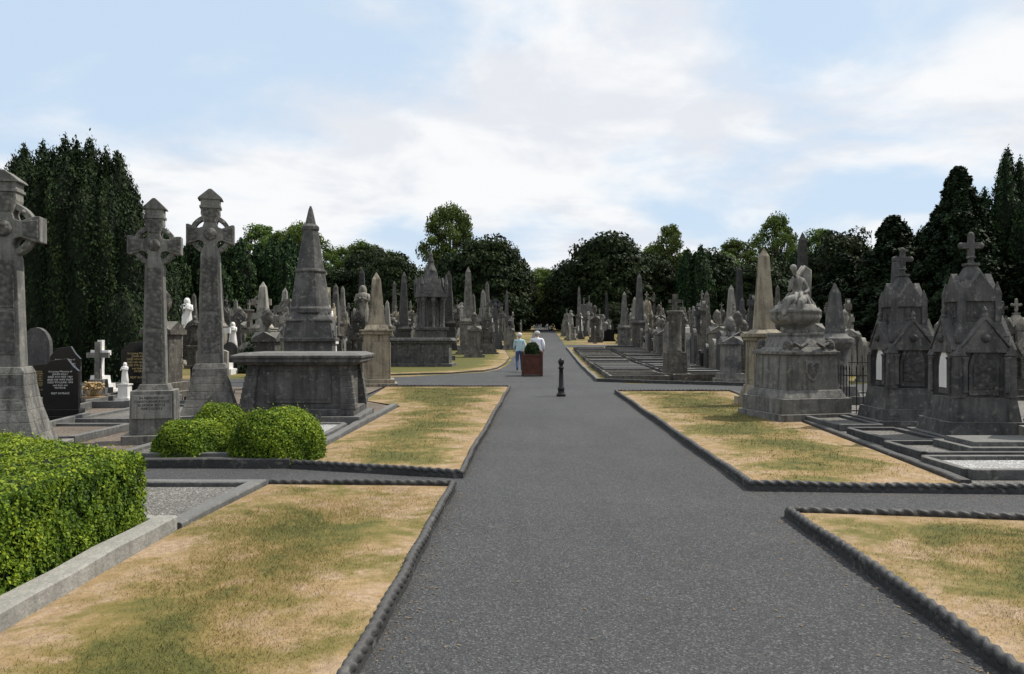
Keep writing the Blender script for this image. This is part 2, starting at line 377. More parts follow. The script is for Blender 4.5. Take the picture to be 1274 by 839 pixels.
# ------------------------------------------------------------ monuments
def celtic(mb,z0,h,ws,wt,arm,rr,dep,cap=True,carve=1,hi=True):
    capH=.11*h if cap else 0
    a=wt/2; b=a*1.12
    q=a*.85; top=z0+h-capH; zc=top-rr*(1.3 if cap else 1.1)
    right=[(ws/2,z0),(a*1.05,zc-rr*1.02),(q*.82,zc-rr*.55),(q,zc-q),(rr*.55,zc-q*.82),(rr*1.02,zc-b),(arm,zc-b),(arm,zc+b),(rr*1.02,zc+b),(rr*.55,zc+q*.82),(q,zc+q),(q*.82,zc+rr*.55),(a*1.05,zc+rr*1.02),(a*1.02,top)]
    poly=right+[(-x,z) for x,z in right[::-1]]
    mb.extr(poly,-dep/2,dep/2,0)
    n=32;ri=rr*.78; vs=[];fs=[]
    for j in range(n):
        t=2*math.pi*j/n
        for r,y in ((ri,-dep*.33),(rr,-dep*.33),(rr,dep*.33),(ri,dep*.33)): vs.append((r*math.cos(t),y,zc+r*math.sin(t)))
    for j in range(n):
        k=(j+1)%n
        for i in range(4): fs.append((j*4+i,k*4+i,k*4+(i+1)%4,j*4+(i+1)%4))
    mb.add(vs,fs,0)
    if hi:
        for sgn in (-1,1):
            y=sgn*dep/2
            def panel(P): mb.extr(P,y-.012,y+.012,carve)
            zs=[z0+.06*h,z0+.28*h,z0+.30*h,zc-rr*1.1]
            def hw(z): return (ws/2+(a*1.05-ws/2)*(z-z0)/(zc-rr*1.02-z0))*.74
            for z1,z2 in ((zs[0],zs[1]),(zs[2],zs[3])): panel([(-hw(z1),z1),(hw(z1),z1),(hw(z2),z2),(-hw(z2),z2)])
            mb.ball(0,y,zc,a*.75,.045,a*.75,carve)
            for s2 in (-1,1): panel([(s2*rr*.62,zc-q*.7),(s2*arm*.94,zc-b*.75),(s2*arm*.94,zc+b*.75),(s2*rr*.62,zc+q*.7)][::s2])
            panel([(-q*.7,zc+rr*.6),(q*.7,zc+rr*.6),(a*.8,top-.02),(-a*.8,top-.02)])
        for j in range(4):
            t=math.pi/4+j*math.pi/2; mb.ball(rr*.87*math.cos(t),-dep*.33,zc+rr*.87*math.sin(t),.03,.03,.03,0,8)
    if cap:
        w=wt*1.05; mb.box(0,0,top,w*1.12,dep*1.18,top+capH*.14,0); mb.box(0,0,top+capH*.14,w,dep*1.05,top+capH*.48,0)
        mb.extr([(-w*.66,top+capH*.46),(w*.66,top+capH*.46),(w*.60,top+capH*.56),(w*.07,top+capH),(-w*.07,top+capH),(-w*.60,top+capH*.56)],-dep*.62,dep*.62,0)
def add_text(txt,size,loc,rot,parent,mat,ext=.0015):
    cu=bpy.data.curves.new('inscription','FONT'); cu.body=txt; cu.size=size; cu.align_x='CENTER'; cu.extrude=ext; cu.space_line=1.05
    o=bpy.data.objects.new('tmp',cu); S.collection.objects.link(o)
    dg=bpy.context.evaluated_depsgraph_get(); me=bpy.data.meshes.new_from_object(o.evaluated_get(dg)); bpy.data.objects.remove(o)
    me.materials.clear(); me.materials.append(mat); t=bpy.data.objects.new('inscription',me); S.collection.objects.link(t)
    t.parent=parent; t.location=loc; t.rotation_euler=rot; return t
def crossmon(x,y,rz,ph,pw,h,ws,wt,arm,rr,dep,flare=.8,mats=(MID,MIDC)):
    mb=MB(); mb.box(0,0,0,pw*1.3,pw*1.1,.14,0)
    if flare<.9:
        n=6; f=lambda t:1-(1-flare)*(1-(1-t)**1.6)
        for i in range(n):
            t0=i/n;t1=(i+1)/n
            mb.box(0,0,.14+(ph-.14)*t0,pw*f(t0),pw*.85*f(t0),.14+(ph-.14)*t1,0,f(t1)/f(t0))
    else: mb.box(0,0,.14,pw,pw*.85,ph,0,flare)
    mb.box(0,0,ph,ws*1.35,dep*1.7,ph+.09,0,.85)
    celtic(mb,ph+.09,h-ph-.09,ws,wt,arm,rr,dep)
    return mb.obj('celtic_cross_monument',list(mats),(x,y,.04),rz,.008)
o=crossmon(-5.28,11.9,rad(14),.78,.62,3.60,.33,.24,.37,.30,.20,.95)
mbp=MB(); mbp.box(0,0,0,.54,.02,.34); mbp.obj('inscription_panel',[PALE],(0,-.272,.38),parent=o)
add_text("IN MEMORY OF\nCHRISTOPHER BOYLE\nELEANOR BOYLE\nMARY DOYLE",.048,(0,-.2845,.66),(rad(90),0,0),o,DKHOLE)
crossmon(-5.62,15,rad(16),.98,1.0,4.30,.45,.32,.42,.37,.28,.60)
crossmon(-6.66,10.6,rad(12),1.08,1.0,3.74,.42,.30,.44,.37,.26,.55)
# box tomb D
mb=MB()
mb.box(0,0,0,2.25,1.85,.14,1); mb.box(0,0,.14,2.0,1.6,.26,0)
mb.box(0,0,.26,1.75,1.3,1.05,0,.97)
for sx in (-1,1):
    for sy in (-1,1):
        f=lambda t:.10*(1-t)**2+.03*math.sin(t*math.pi)
        for i in range(8):
            t0=i/8;t1=(i+1)/8
            mb.box(sx*(.80+f(t0)),sy*(.58+f(t0)),.26+.79*t0,.26-.06*t0,.26-.06*t0,.26+.79*t1,0,.97)
mb.box(0,-.66,.36,1.15,.03,.92,0); mb.box(0,-.675,.42,1.03,.02,.86,2); mb.box(.875,0,.36,.03,.75,.92,2)
mb.box(0,0,1.05,2.02,1.55,1.10,0,1.06); mb.box(0,0,1.10,2.24,1.75,1.17,0); mb.box(0,0,1.17,2.3,1.8,1.22,0); mb.box(0,0,1.22,2.3,1.8,1.27,0,.86)
mb.obj('box_tomb',[LIME,GRAN,LIME],(-3.85,15.1,.05),rad(2),.015)
# spire E
mb=MB(); mb.box(0,0,0,1.5,1.5,.2); mb.box(0,0,.2,1.3,1.3,.5,0,.95)
mb.box(0,0,.5,1.06,1.06,1.45); mb.box(0,0,1.45,1.22,1.22,1.53); mb.box(0,0,1.53,1.08,1.08,1.9,0,.9); mb.box(0,0,1.9,1.04,1.04,1.95)
for ax in ('x','y'):
    for s in (-1,1): mb.extr([(-.4,1.56),(.4,1.56),(.4,1.7),(0,1.98),(-.4,1.7)],s*.5-.03,s*.5+.06,0,ax)
mb.box(0,0,1.95,.98,.98,2.12,0,.8)
mb.lathe([(.50,2.10),(.50,2.2),(.455,2.25),(.44,2.42),(.18,4.0),(.205,4.03),(.205,4.1),(.13,4.16),(.05,4.5),(.02,4.58)],8,smooth=False,rot=rad(22.5))
mb.lathe([(.35,3.02),(.375,3.06),(.34,3.12)],8,smooth=False,rot=rad(22.5))
mb.obj('spire_monument',[LIME],(-4.66,18.6,.05),rad(8),.012)
def obelisk(H_,w,ped=.45,base_steps=2):
    mb=MB(); z=0; ww=w*1.5
    for i in range(base_steps): mb.box(0,0,z,ww,ww,z+.035*H_); z+=.035*H_; ww*=.86
    pz=H_*ped; mb.box(0,0,z,w,w,pz*.88,0,.94); mb.box(0,0,pz*.2,w*.66,w*1.015,pz*.75); mb.box(0,0,pz*.2,w*1.015,w*.66,pz*.75)
    mb.box(0,0,pz*.88,w*1.12,w*1.12,pz*.93); mb.box(0,0,pz*.93,w*1.22,w*1.22,pz*.96); mb.box(0,0,pz*.96,w*.9,w*.9,pz*1.04,0,.8)
    mb.box(0,0,pz*1.04,w*.62,w*.62,H_*.94,0,.5); mb.box(0,0,H_*.94,w*.31,w*.31,H_,0,.08); return mb
obelisk(3.63,.88,.52).obj('obelisk_monument',[SAND],(-4.32,25.6,.02),rad(10),.01)
mb=MB(); mb.box(0,0,0,1.0,1.0,.22); mb.box(0,0,.22,.84,.84,.5,0,.8); mb.box(0,0,.5,.62,.62,1.5,0,.97)
mb.box(0,0,.62,.44,.64,1.35);mb.box(0,0,.62,.64,.44,1.35); mb.box(0,0,1.5,.7,.7,1.58); mb.box(0,0,1.58,.8,.8,1.66); mb.box(0,0,1.66,.62,.62,1.75,0,.7)
mb.box(0,0,1.75,.38,.38,3.4,0,.5); mb.box(0,0,3.4,.19,.19,3.6,0,.06)
KM=mb.mesh('obelisk_monument',[SAND]); inst('obelisk_monument',KM,(5.70,18.2,.02),rad(6),1,.01)
mb=MB(); mb.box(0,0,0,1.0,1.0,.22); mb.box(0,0,.22,.84,.84,.45,0,.85); mb.lathe([(.33,.45),(.30,.5),(.29,1.25),(.33,1.3),(.38,1.4),(.42,1.45),(.42,1.55),(.3,1.6),(.26,1.66)],20)
mb.box(0,0,1.66,.36,.36,2.6,0,.55); mb.box(0,0,2.6,.2,.2,2.85,0,.05); mb.obj('obelisk_monument',[LIME],(7.55,18.8,.02),0,.01)
def gothic():
    mb=MB()
    mb.box(0,0,0,1.42,1.3,.16); mb.box(0,0,.16,1.2,1.1,.36,0,.95); mb.box(0,0,.36,1.02,.96,.72,0,.9)
    mb.box(0,0,.72,.72,.72,1.55)
    for sx in (-1,1):
        for sy in (-1,1):
            mb.box(sx*.37,sy*.37,.72,.17,.17,1.35,0,.88); mb.gable(sx*.37,sy*.37,1.35,.19,.19,.17); mb.lathe([(.045,.80),(.035,.84),(.035,1.28),(.055,1.33)],10,sx*.465,sy*.30); mb.lathe([(.045,.80),(.035,.84),(.035,1.28),(.055,1.33)],10,sx*.30,sy*.465)
    arch=[(-.16,.85),(.16,.85),(.16,1.18),(.125,1.3),(.06,1.4),(0,1.46),(-.06,1.4),(-.125,1.3),(-.16,1.18)]
    def sc(P,k,dz=0): return [(x*k,(z-1.12)*k+1.12+dz) for x,z in P]
    for ax in ('x','y'):
        for s in (-1,1):
            mb.extr([(-.34,1.40),(.34,1.40),(.34,1.46),(0,1.90),(-.34,1.46)],s*.38-.06,s*.38+.07,0,ax)
            mb.extr([(-.36,1.46),(-.40,1.44),(0,1.97),(.40,1.44),(.36,1.46),(0,1.90)],s*.40-.06,s*.40+.08,0,ax)
            mb.ball(*((s*.45,0) if ax=='x' else (0,s*.45)),1.62,.07,.07,.07,1,10)
            mb.extr(sc(arch,1.35),s*.375-.02,s*.375+.025,0,ax)
            mb.extr(arch,s*.39-.02,s*.40+.012,2 if (ax=='x' and s<0) else 1,ax)
            mb.lathe([(.03,1.92),(.05,1.96),(.03,2.0),(.045,2.04),(.01,2.1)],8,*((s*.41,0) if ax=='x' else (0,s*.41)))
    mb.box(0,0,1.55,.76,.76,1.66); mb.box(0,0,1.66,.72,.72,1.86,0,.84)
    mb.box(0,0,1.86,.52,.52,2.36,0,.97)
    for sx in (-1,1):
        for sy in (-1,1): mb.box(sx*.26,sy*.26,1.80,.09,.09,2.28); mb.lathe([(.065,2.28),(.065,2.31),(.01,2.48)],4,sx*.26,sy*.26,smooth=False,rot=rad(45))
    for ax in ('x','y'):
        for s in (-1,1):
            mb.extr([(-.27,2.18),(.27,2.18),(.27,2.26),(0,2.62),(-.27,2.26)],s*.25-.05,s*.25+.05,0,ax)
            mb.extr([(-.09,1.92),(.09,1.92),(.09,2.12),(.05,2.2),(0,2.25),(-.05,2.2),(-.09,2.12)],s*.255-.01,s*.255+.02,1,ax)
    mb.box(0,0,2.36,.46,.46,2.74,0,.3); mb.box(0,0,2.74,.19,.19,2.78); mb.lathe([(.05,2.78),(.04,2.84),(.075,2.87),(.04,2.90)],10); mb.box(0,0,2.88,.085,.085,3.22,0,.9)
    mb.extr([(-.14,3.01),(.14,3.01),(.14,3.10),(-.14,3.10)],-.035,.035,0,'y')
    for dy,dz in ((.15,3.055),(-.15,3.055),(0,3.22)): mb.ball(dy,0,dz,.05,.045,.05,0,8)
    return mb.mesh('gothic_monument',[LIME,LIMEC,MARB])
GM=gothic()
inst('gothic_monument',GM,(6.85,12.0,.03),rad(-4),.96,.006); inst('gothic_monument',GM,(6.85,14.1,.03),rad(-2),.96,.006)
# J: angel with urn monument
J=empty('angel_urn_monument',(5.46,15.5,.03),rad(14)); J.scale=(.93,.93,.97)
mb=MB(); mb.box(0,0,0,1.68,1.68,.16); mb.box(0,0,.16,1.55,1.55,.45); mb.box(0,0,.45,1.42,1.42,.6,0,.9)
mb.box(0,0,.6,1.2,1.2,1.28,0,.95); mb.box(0,0,1.28,1.25,1.25,1.34); mb.box(0,0,1.34,1.18,1.18,1.42,0,.88)
mb.box(0,0,1.42,.98,.98,1.64,0,.80); mb.box(0,0,1.64,.82,.82,1.70)
mb.extr([(-.17,1.16),(.17,1.16),(.17,.95),(.1,.82),(0,.76),(-.1,.82),(-.17,.95)],-.62,-.575,0)
mb.extr([(-.12,1.12),(.12,1.12),(.12,.96),(0,.82),(-.12,.96)],-.635,-.6,1)
for sx in (-1,1):
    for sy in (-1,1): mb.ball(sx*.48,sy*.48,1.44,.1,.1,.13,1)
for s in (-1,1):
    mb.tube([(s*.1,-.6,1.5),(s*.25,-.58,1.42),(s*.4,-.56,1.5)],[.03,.045,.03],8,1)
mb.obj('pedestal',[MID,MIDC],bevel=.01,parent=J)
mb=MB(); mb.lathe([(.24,1.69),(.26,1.74),(.20,1.79),(.30,1.84),(.44,1.93),(.49,2.02),(.47,2.08),(.51,2.10),(.51,2.15),(.42,2.19),(.40,2.25),(.28,2.28)],60,mod=lambda a,z:1+(.06*abs(math.cos(a*10)) if z<2.05 and z>1.82 else 0))
mb.obj('urn',[ANG],parent=J)
def skin(name,J_,E,mats,parent=None,sub=2,root=0,loc=(0,0,0)):
    me=bpy.data.meshes.new(name); me.from_pydata([j[0] for j in J_],E,[]); o=bpy.data.objects.new(name,me); S.collection.objects.link(o)
    m=o.modifiers.new('s','SKIN'); m.use_smooth_shade=True
    for i,j in enumerate(J_):
        r=j[1]; me.skin_vertices[0].data[i].radius=(r,r) if not isinstance(r,tuple) else r
    me.skin_vertices[0].data[root].use_root=True
    o.modifiers.new('u','SUBSURF').levels=sub
    dg=bpy.context.evaluated_depsgraph_get(); e=bpy.data.meshes.new_from_object(o.evaluated_get(dg)); bpy.data.objects.remove(o)
    e.materials.clear()
    for x in mats: e.materials.append(x)
    e.polygons.foreach_set('use_smooth',[True]*len(e.polygons)); q=inst(name,e,loc,parent=parent); return q
z=2.27; k_=1.22
def zz_(v): return z+v*k_
skin('seated_angel',[((0.10,0,zz_(.08)),(.17,.14)),((.07,-.02,zz_(.22)),.105),((.02,-.04,zz_(.37)),(.125,.095)),((-.04,-.06,zz_(.48)),.036),((-.09,-.09,zz_(.57)),.062),((-.105,-.1,zz_(.63)),.04),
 ((.15,-.06,zz_(.39)),.048),((.19,-.18,zz_(.22)),.04),((.04,-.26,zz_(.17)),.028),
 ((-.12,-.06,zz_(.38)),.046),((-.25,-.16,zz_(.20)),.036),((-.17,-.19,zz_(.44)),.024),
 ((-.10,-.16,zz_(.08)),.11),((-.32,-.22,zz_(.05)),.095),((-.40,-.24,zz_(-.12)),.07),((-.45,-.30,zz_(-.2)),.045),
 ((.04,-.24,zz_(.06)),.10),((-.14,-.40,zz_(.02)),.08),((-.17,-.42,zz_(-.16)),.055)],
 [(0,1),(1,2),(2,3),(3,4),(4,5),(2,6),(6,7),(7,8),(2,9),(9,10),(10,11),(0,12),(12,13),(13,14),(14,15),(0,16),(16,17),(17,18)],[ANG],J)
mb=MB()
for yy in (.04,.13):
    for i in range(8):
        t=i/7; ex=.40-.26*t+.04*math.sin(t*6); ez=-.04+.10*t
        mb.tube([(.06,yy,zz_(.36)),(.15+.12*(1-t),yy+.02,zz_(.50+.12*(1-t))),(.21+.18*(1-t),yy+.03,zz_(.42+.14*(1-t))),(ex,yy+.02,zz_(ez))],[.03,.040,.040,.010],8)
for i in range(11):
    a=i/11*2*math.pi; mb.tube([(.15*math.cos(a)+.02,.15*math.sin(a)-.05,zz_(.18)),(.27*math.cos(a),.25*math.sin(a)-.06,zz_(.03)),(.36*math.cos(a)-.02,.34*math.sin(a)-.04,zz_(-.06)),(.44*math.cos(a)-.02,.40*math.sin(a)-.04,zz_(-.14))],[.035,.05,.04,.02],8)
mb.ball(-.08,-.06,zz_(.59),.068,.072,.068,0,12)
mb.obj('wings_and_drapery',[ANG],parent=J)
# H canopy monument + tomb in front
mb=MB(); mb.box(0,0,0,3.3,1.7,.2); mb.box(0,0,.2,2.9,1.35,1.15,0,1.0)
for sx in (-1,0,1): mb.box(sx*1.38,-.66,.2,.22,.14,1.15)
mb.box(0,0,1.15,3.1,1.55,1.28); mb.box(0,0,1.28,3.4,1.75,1.42,0,.93); mb.obj('box_tomb',[LIME],(-4.45,39.0,H(39)),rad(-3),.02)
mb=MB(); mb.box(0,0,0,2.2,2.2,.3);mb.box(0,0,.3,1.9,1.9,.6);mb.box(0,0,.6,1.5,1.5,1.7,0,.95);mb.box(0,0,1.7,1.6,1.6,1.85)
mb.box(0,0,1.85,.62,.62,3.5)
for sx in (-1,0,1):
    for sy in (-1,0,1):
        if sx or sy: mb.lathe([(.14,1.85),(.10,1.95),(.09,3.2),(.15,3.35),(.15,3.5)],10,sx*.55,sy*.55)
mb.box(0,0,3.5,1.5,1.5,3.75)
for ax in ('x','y'):
    for s in (-1,1): mb.extr([(-.62,3.7),(.62,3.7),(0,4.6)],s*.68-.06,s*.68+.06,0,ax)
for sx in (-1,1):
    for sy in (-1,1): mb.box(sx*.68,sy*.68,3.75,.2,.2,4.2); mb.lathe([(.14,4.2),(.02,4.75)],6,sx*.68,sy*.68,smooth=False)
mb.box(0,0,3.75,1.15,1.15,4.5,0,.7); mb.box(0,0,4.5,.7,.7,4.95,0,.8); mb.lathe([(.36,4.95),(.28,5.1),(.16,5.4),(.2,5.5),(.1,5.75),(.13,5.85),(.03,6.1)],8)
mb.obj('canopy_monument',[LIME],(-4.5,44.5,H(44.5)),rad(20),.02)
# ------------------------------------------------------------ template monuments for the wider graveyard
def tmpl():
    T={}
    def slab(name,w,h,t,prof,mats,base=True):
        mb=MB()
        if base: mb.box(0,0,0,w*1.3,t*2.6,.1); mb.box(0,0,.1,w*1.12,t*1.8,.2)
        mb.extr([(x*w/2,.15+zz*(h-.15)) for x,zz in prof],-t/2,t/2,0)
        mb.extr([(x*w/2*.82,.15+(.12+zz*.80)*(h-.15)) for x,zz in prof],-t/2-.006,-t/2+.01,1)
        return mb.mesh(name,mats)
    rnd=[(-1,0),(1,0),(1,.72)]+[(math.cos(a),.72+.28*math.sin(a)) for a in [math.pi*i/10 for i in range(1,10)]]+[(-1,.72)]
    got=[(-1,0),(1,0),(1,.62),(.85,.76),(.55,.9),(0,1),(-.55,.9),(-.85,.76),(-1,.62)]
    sh=[(-1,0),(1,0),(1,.72),(.72,.72),(.66,.86),(.4,.97),(0,1),(-.4,.97),(-.66,.86),(-.72,.72),(-1,.72)]
    og=[(-1,0),(1,0),(1,.82),(.7,.86),(.4,.97),(0,1),(-.4,.97),(-.7,.86),(-1,.82)]
    T['round']=slab('headstone',.75,1.35,.12,rnd,[VAR,DARKV]); T['got']=slab('headstone',.8,1.6,.13,got,[VAR,VAR])
    T['sh']=slab('headstone',.85,1.5,.13,sh,[VAR,DARKV]); T['pale']=slab('headstone',.75,1.2,.12,og,[PALE,PALE])
    T['dark']=slab('headstone',.8,1.75,.13,rnd,[DARKV,DARKV]); T['black']=slab('headstone',.8,1.0,.1,og,[BLACK,BLACK]); T['marb']=slab('headstone',.65,1.0,.1,rnd,[MARB,MARB])
    for nm,mt in (('celt',VAR),('celtp',PALE),('celtd',DARKV)):
        mb=MB(); mb.box(0,0,0,.9,.75,.2); mb.box(0,0,.2,.7,.55,.7,0,.75); celtic(mb,.7,1.75,.26,.2,.34,.27,.17,cap=False,carve=0,hi=False); mb.ball(0,-.09,2.15,.08,.04,.08); T[nm]=mb.mesh('celtic_cross',[mt])
    for nm,mt in (('lat',MARB),('latd',VAR)):
        mb=MB(); mb.box(0,0,0,.9,.8,.18); mb.box(0,0,.18,.68,.6,.36); mb.box(0,0,.36,.48,.42,.62,0,.9)
        mb.extr([(-.09,.6),(.09,.6),(.08,1.3),(.33,1.3),(.33,1.46),(.08,1.46),(.08,1.8),(-.08,1.8),(-.08,1.46),(-.33,1.46),(-.33,1.3),(-.08,1.3)],-.07,.07); T[nm]=mb.mesh('stone_cross',[mt])
    T['obel']=obelisk(4.2,.75,.4).mesh('obelisk_monument',[VAR]); T['obels']=obelisk(3.2,.7,.5).mesh('obelisk_monument',[PALE]); T['obeld']=obelisk(4.6,.8,.36,3).mesh('obelisk_monument',[DARKV])
    mb=MB(); mb.box(0,0,0,1.1,1.1,.2); mb.box(0,0,.2,.9,.9,.4); mb.box(0,0,.4,.66,.66,1.5,0,.95); mb.box(0,0,1.5,.8,.8,1.6); mb.gable(0,0,1.6,.76,.76,.2); mb.gable(0,0,1.6,.75,.77,.2,axis='x')
    mb.lathe([(.12,1.75),(.08,1.85),(.055,1.95),(.15,2.08),(.2,2.25),(.15,2.36),(.17,2.39),(.09,2.48),(.03,2.56)],14); T['urn']=mb.mesh('urn_monument',[VAR])
    mb=MB(); mb.box(0,0,0,1.0,1.0,.25); mb.box(0,0,.25,.75,.75,1.0,0,.93); mb.lathe([(.3,1.0),(.24,1.08),(.22,2.3),(.28,2.38),(.32,2.45),(.3,2.5)],16); mb.box(0,0,2.5,.16,.12,3.1); mb.box(0,0,2.78,.45,.1,2.9); T['col']=mb.mesh('column_monument',[VAR])
    mb=MB(); mb.box(0,0,0,1.0,1.0,.2); mb.box(0,0,.2,.72,.72,1.1,0,.92); mb.box(0,0,1.1,.8,.8,1.2)
    fold=lambda a,z:1+.08*math.cos(a*7+z*3)
    mb.lathe([(.26,1.2),(.24,1.5),(.2,1.9),(.17,2.1),(.21,2.3),(.19,2.42),(.08,2.5)],24,mod=fold,sy=.8); mb.ball(0,-.02,2.6,.09,.1,.12)
    for s in (-1,1): mb.tube([(s*.19,0,2.4),(s*.25,-.1,2.18),(s*.04,-.24,2.28)],[.06,.055,.035],8)
    mb.lathe([(.14,2.3),(.14,2.55),(.11,2.68),(.05,2.73)],14,y=.03,sy=.8); T['stat']=mb.mesh('statue_monument',[MARB])
    me=T['stat'].copy(); me.materials[0]=VAR; T['statd']=me
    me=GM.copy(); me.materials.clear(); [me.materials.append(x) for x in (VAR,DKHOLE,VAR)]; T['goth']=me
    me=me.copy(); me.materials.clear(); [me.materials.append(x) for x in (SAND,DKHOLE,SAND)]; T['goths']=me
    mb=MB(); mb.box(0,0,0,2.2,1.1,.15); mb.box(0,0,.15,1.9,.8,.8,0,1); mb.box(0,0,.8,2.1,1.0,.93,0,.95)
    for s in (-1,1):
        for q in (-1,1): mb.box(s*.9,q*.36,.15,.14,.14,.8)
    T['tomb']=mb.mesh('table_tomb',[VAR])
    for nm,fill,km in (('kg',GRVW,VAR),('kd',DARKV,DARKV),('kb',GRV,VAR)):
        mb=MB()
        for s in (-1,1): mb.box(s*.48,0,0,.1,2.1,.2); mb.box(0,s*1.0,0,.86,.1,.19)
        mb.box(0,0,0,.858,1.898,.12 if nm!='kd' else .24,1); T[nm]=mb.mesh('grave_kerb',[km,fill])
    return T
T=tmpl()
NM={'round':'headstone','got':'headstone','sh':'headstone','pale':'headstone','dark':'headstone','black':'headstone','marb':'headstone','celt':'celtic_cross','celtp':'celtic_cross','celtd':'celtic_cross','lat':'stone_cross','latd':'stone_cross','obel':'obelisk_monument','obels':'obelisk_monument','obeld':'obelisk_monument','urn':'urn_monument','col':'column_monument','stat':'statue_monument','statd':'statue_monument','goth':'gothic_monument','goths':'gothic_monument','tomb':'table_tomb','kg':'grave_kerb','kd':'grave_kerb','kb':'grave_kerb'}
used=[(-5.3,11.9),(-5.6,15),(-3.85,15.1),(-4.66,18.6),(-4.3,25.6),(-4.45,39),(-4.5,44.5)]
def put(k,x,y,rz=0,sc=1,z=0):
    used.append((x,y)); o=inst(NM[k],T[k],(x,y,H(y)+z),rad(rz),sc)
    return o
for k,x,y,rz,sc in [('stat',-18.2,45,10,1.28),('goths',-9.5,40,15,1.5),('obeld',-6.7,50,5,1.05),('obel',-2.75,50.5,8,1.32),('obeld',-11.2,60,0,1.3),('obeld',-4.4,56,0,1.22),
  ('obeld',9.5,60,0,1.22),('obel',8.1,58,10,1.0),('col',6.0,29.6,0,1.02),('obel',10.9,45,0,.93),('urn',10.2,40,0,1.1),('goth',12.2,20,10,.75),('goth',13.8,22,0,.8),('obel',-8.0,33,0,.72),
  ('celtp',-9.6,31,10,1.1),('celt',-8.0,28.6,0,1.2),('goth',-6.6,34.5,10,1.0),('urn',-2.2,47,5,1.05),('goth',-1.6,51,5,1.0),('celtd',-1.2,58,0,1.5),('sh',7.2,33,80,1.3),('celt',8.6,36,75,1.3),
  ('marb',-9.6,22.4,10,1.1),('latd',-10.4,20.2,5,.8),('pale',-8.2,22,0,1.15),('urn',-7.3,24,0,.95),('celtp',-6.2,22.6,5,.95),('goths',9.2,26.6,0,.8),('urn',7.5,27.6,0,.9),
  ('stat',-15.5,36,10,.95),('stat',-13.2,38,0,.8),('lat',-12,33,5,1.3),('lat',-14.2,31.6,0,1.2),('obels',-11.3,36.5,0,1.25),('statd',-7.8,42,0,1.5),('celtp',-13.4,43,5,1.5)]:
    put(k,x,y,rz,sc,.04 if y<25 else 0)
# left foreground dark granite stones
for x,y,w,h,rz in [(-8.35,14.9,.62,1.15,8),(-9.6,17.3,.6,1.35,10),(-9.05,19.6,.9,1.45,4),(-11.4,19.6,.7,.9,5),(-7.6,19.8,.6,.95,8)]:
    mb=MB(); mb.box(0,0,0,w*1.35,.42,.1,0); mb.box(0,0,.1,w*1.15,.3,.22,0)
    mb.extr([(-w/2,.22),(w/2,.22),(w/2,h*.8),(w*.34,h*.88),(w*.18,h),(-w*.28,h*.97),(-w/2,h*.84)],-.05,.05)
    o=mb.obj('black_granite_headstone',[BLACK],(x,y,.05),rad(rz),.006); used.append((x,y))
    add_text("In Loving Memory of\nJOHN KELLY\nDIED 4TH MAY 1987\nAND HIS WIFE MARY\nDIED 9TH JUNE 1994\nand their son\nPATRICK\n\nREST IN PEACE",.048*w/.62,(0,-.053,h*.78),(rad(90),0,0),o,GOLD if w>.65 else WHT)
    mb=MB()
    for s in (-1,1): mb.box(s*.5,-1.1,0,.1,2.0,.16)
    mb.box(0,-2.05,0,.9,.1,.15); mb.obj('kerb_surround',[GRAN],parent=o,bevel=.006)
mb=MB(); mb.box(0,0,0,.5,.35,.18,0,.9)
for i in range(60):
    a=R.uniform(0,6.28);r=R.uniform(.0,.22); mb.tube([(r*.5*math.cos(a),r*.4*math.sin(a),.15),(r*math.cos(a),r*.7*math.sin(a),R.uniform(.3,.42))],[.006,.004],4,1); mb.ball(r*1.1*math.cos(a),r*.8*math.sin(a),R.uniform(.34,.5),.035,.035,.028,1,6)
mb.obj('flower_basket',[plain('wicker',(.3,.2,.1),.8),plain('dried_flowers',(.42,.30,.15),.9)],(-9.7,18.6,.05))
put('stat',-9.15,19.0,0,.33,.1)
def plot(x0,y0,x1,y1,fill,km,h=.16,z=.05):
    mb=MB(); w=.10; cx=(x0+x1)/2;cy=(y0+y1)/2
    mb.box(cx,y0,0,x1-x0,w,h); mb.box(cx,y1,0,x1-x0,w,h); mb.box(x0,cy,0,w,y1-y0-w,h-.003); mb.box(x1,cy,0,w,y1-y0-w,h-.003)
    o=mb.obj('grave_plot_kerb',[km],(0,0,.045),0,.012)
    mb=MB(); mb.box(cx,cy,0,x1-x0-w,y1-y0-w,.07); mb.obj('chippings',[fill],parent=o)
plot(4.98,8.75,8.2,9.75,GRVW,LIME,.12); plot(5.15,10.0,8.2,11.1,GRV,DARKV,.13); plot(5.4,13.25,6.1,14.9,GRV,DARKV,.12); plot(5.35,11.35,6.1,12.8,GRV,DARKV,.12)
plot(-4.9,10.0,-2.95,11.3,GRV,GRAN,.12); plot(-9.5,11.6,-6.4,13.4,GRVB,GRAN,.12); plot(-7.8,14.2,-6.3,17.2,GRV,GRAN,.12); plot(-3.55,11.7,-2.85,13.7,GRVW,GRAN,.10)
mb=MB(); mb.box(0,0,0,1.5,.9,.09,0); mb.box(0,0,.09,1.3,.7,.15,0,.97); mb.obj('ledger_slab',[LIME],(6.5,10.55,.12),0,.01)
mb=MB(); mb.box(0,0,0,.9,.4,.12); mb.extr([(-.35,.12),(.35,.12),(.35,1.1),(0,1.25),(-.35,1.1)],-.06,.06); mb.obj('black_granite_headstone',[BLACK],(8.9,13.6,.05),rad(60),.01)
mb=MB(); mb.box(0,0,0,.9,.8,.3); mb.box(0,0,.3,.7,.6,.6,0,.9); mb.extr([(-.3,.6),(.3,.6),(.28,1.5),(0,1.85),(-.28,1.5)],-.15,.15); mb.obj('headstone',[PALE],(7.5,10.9,.05),rad(80),.015)
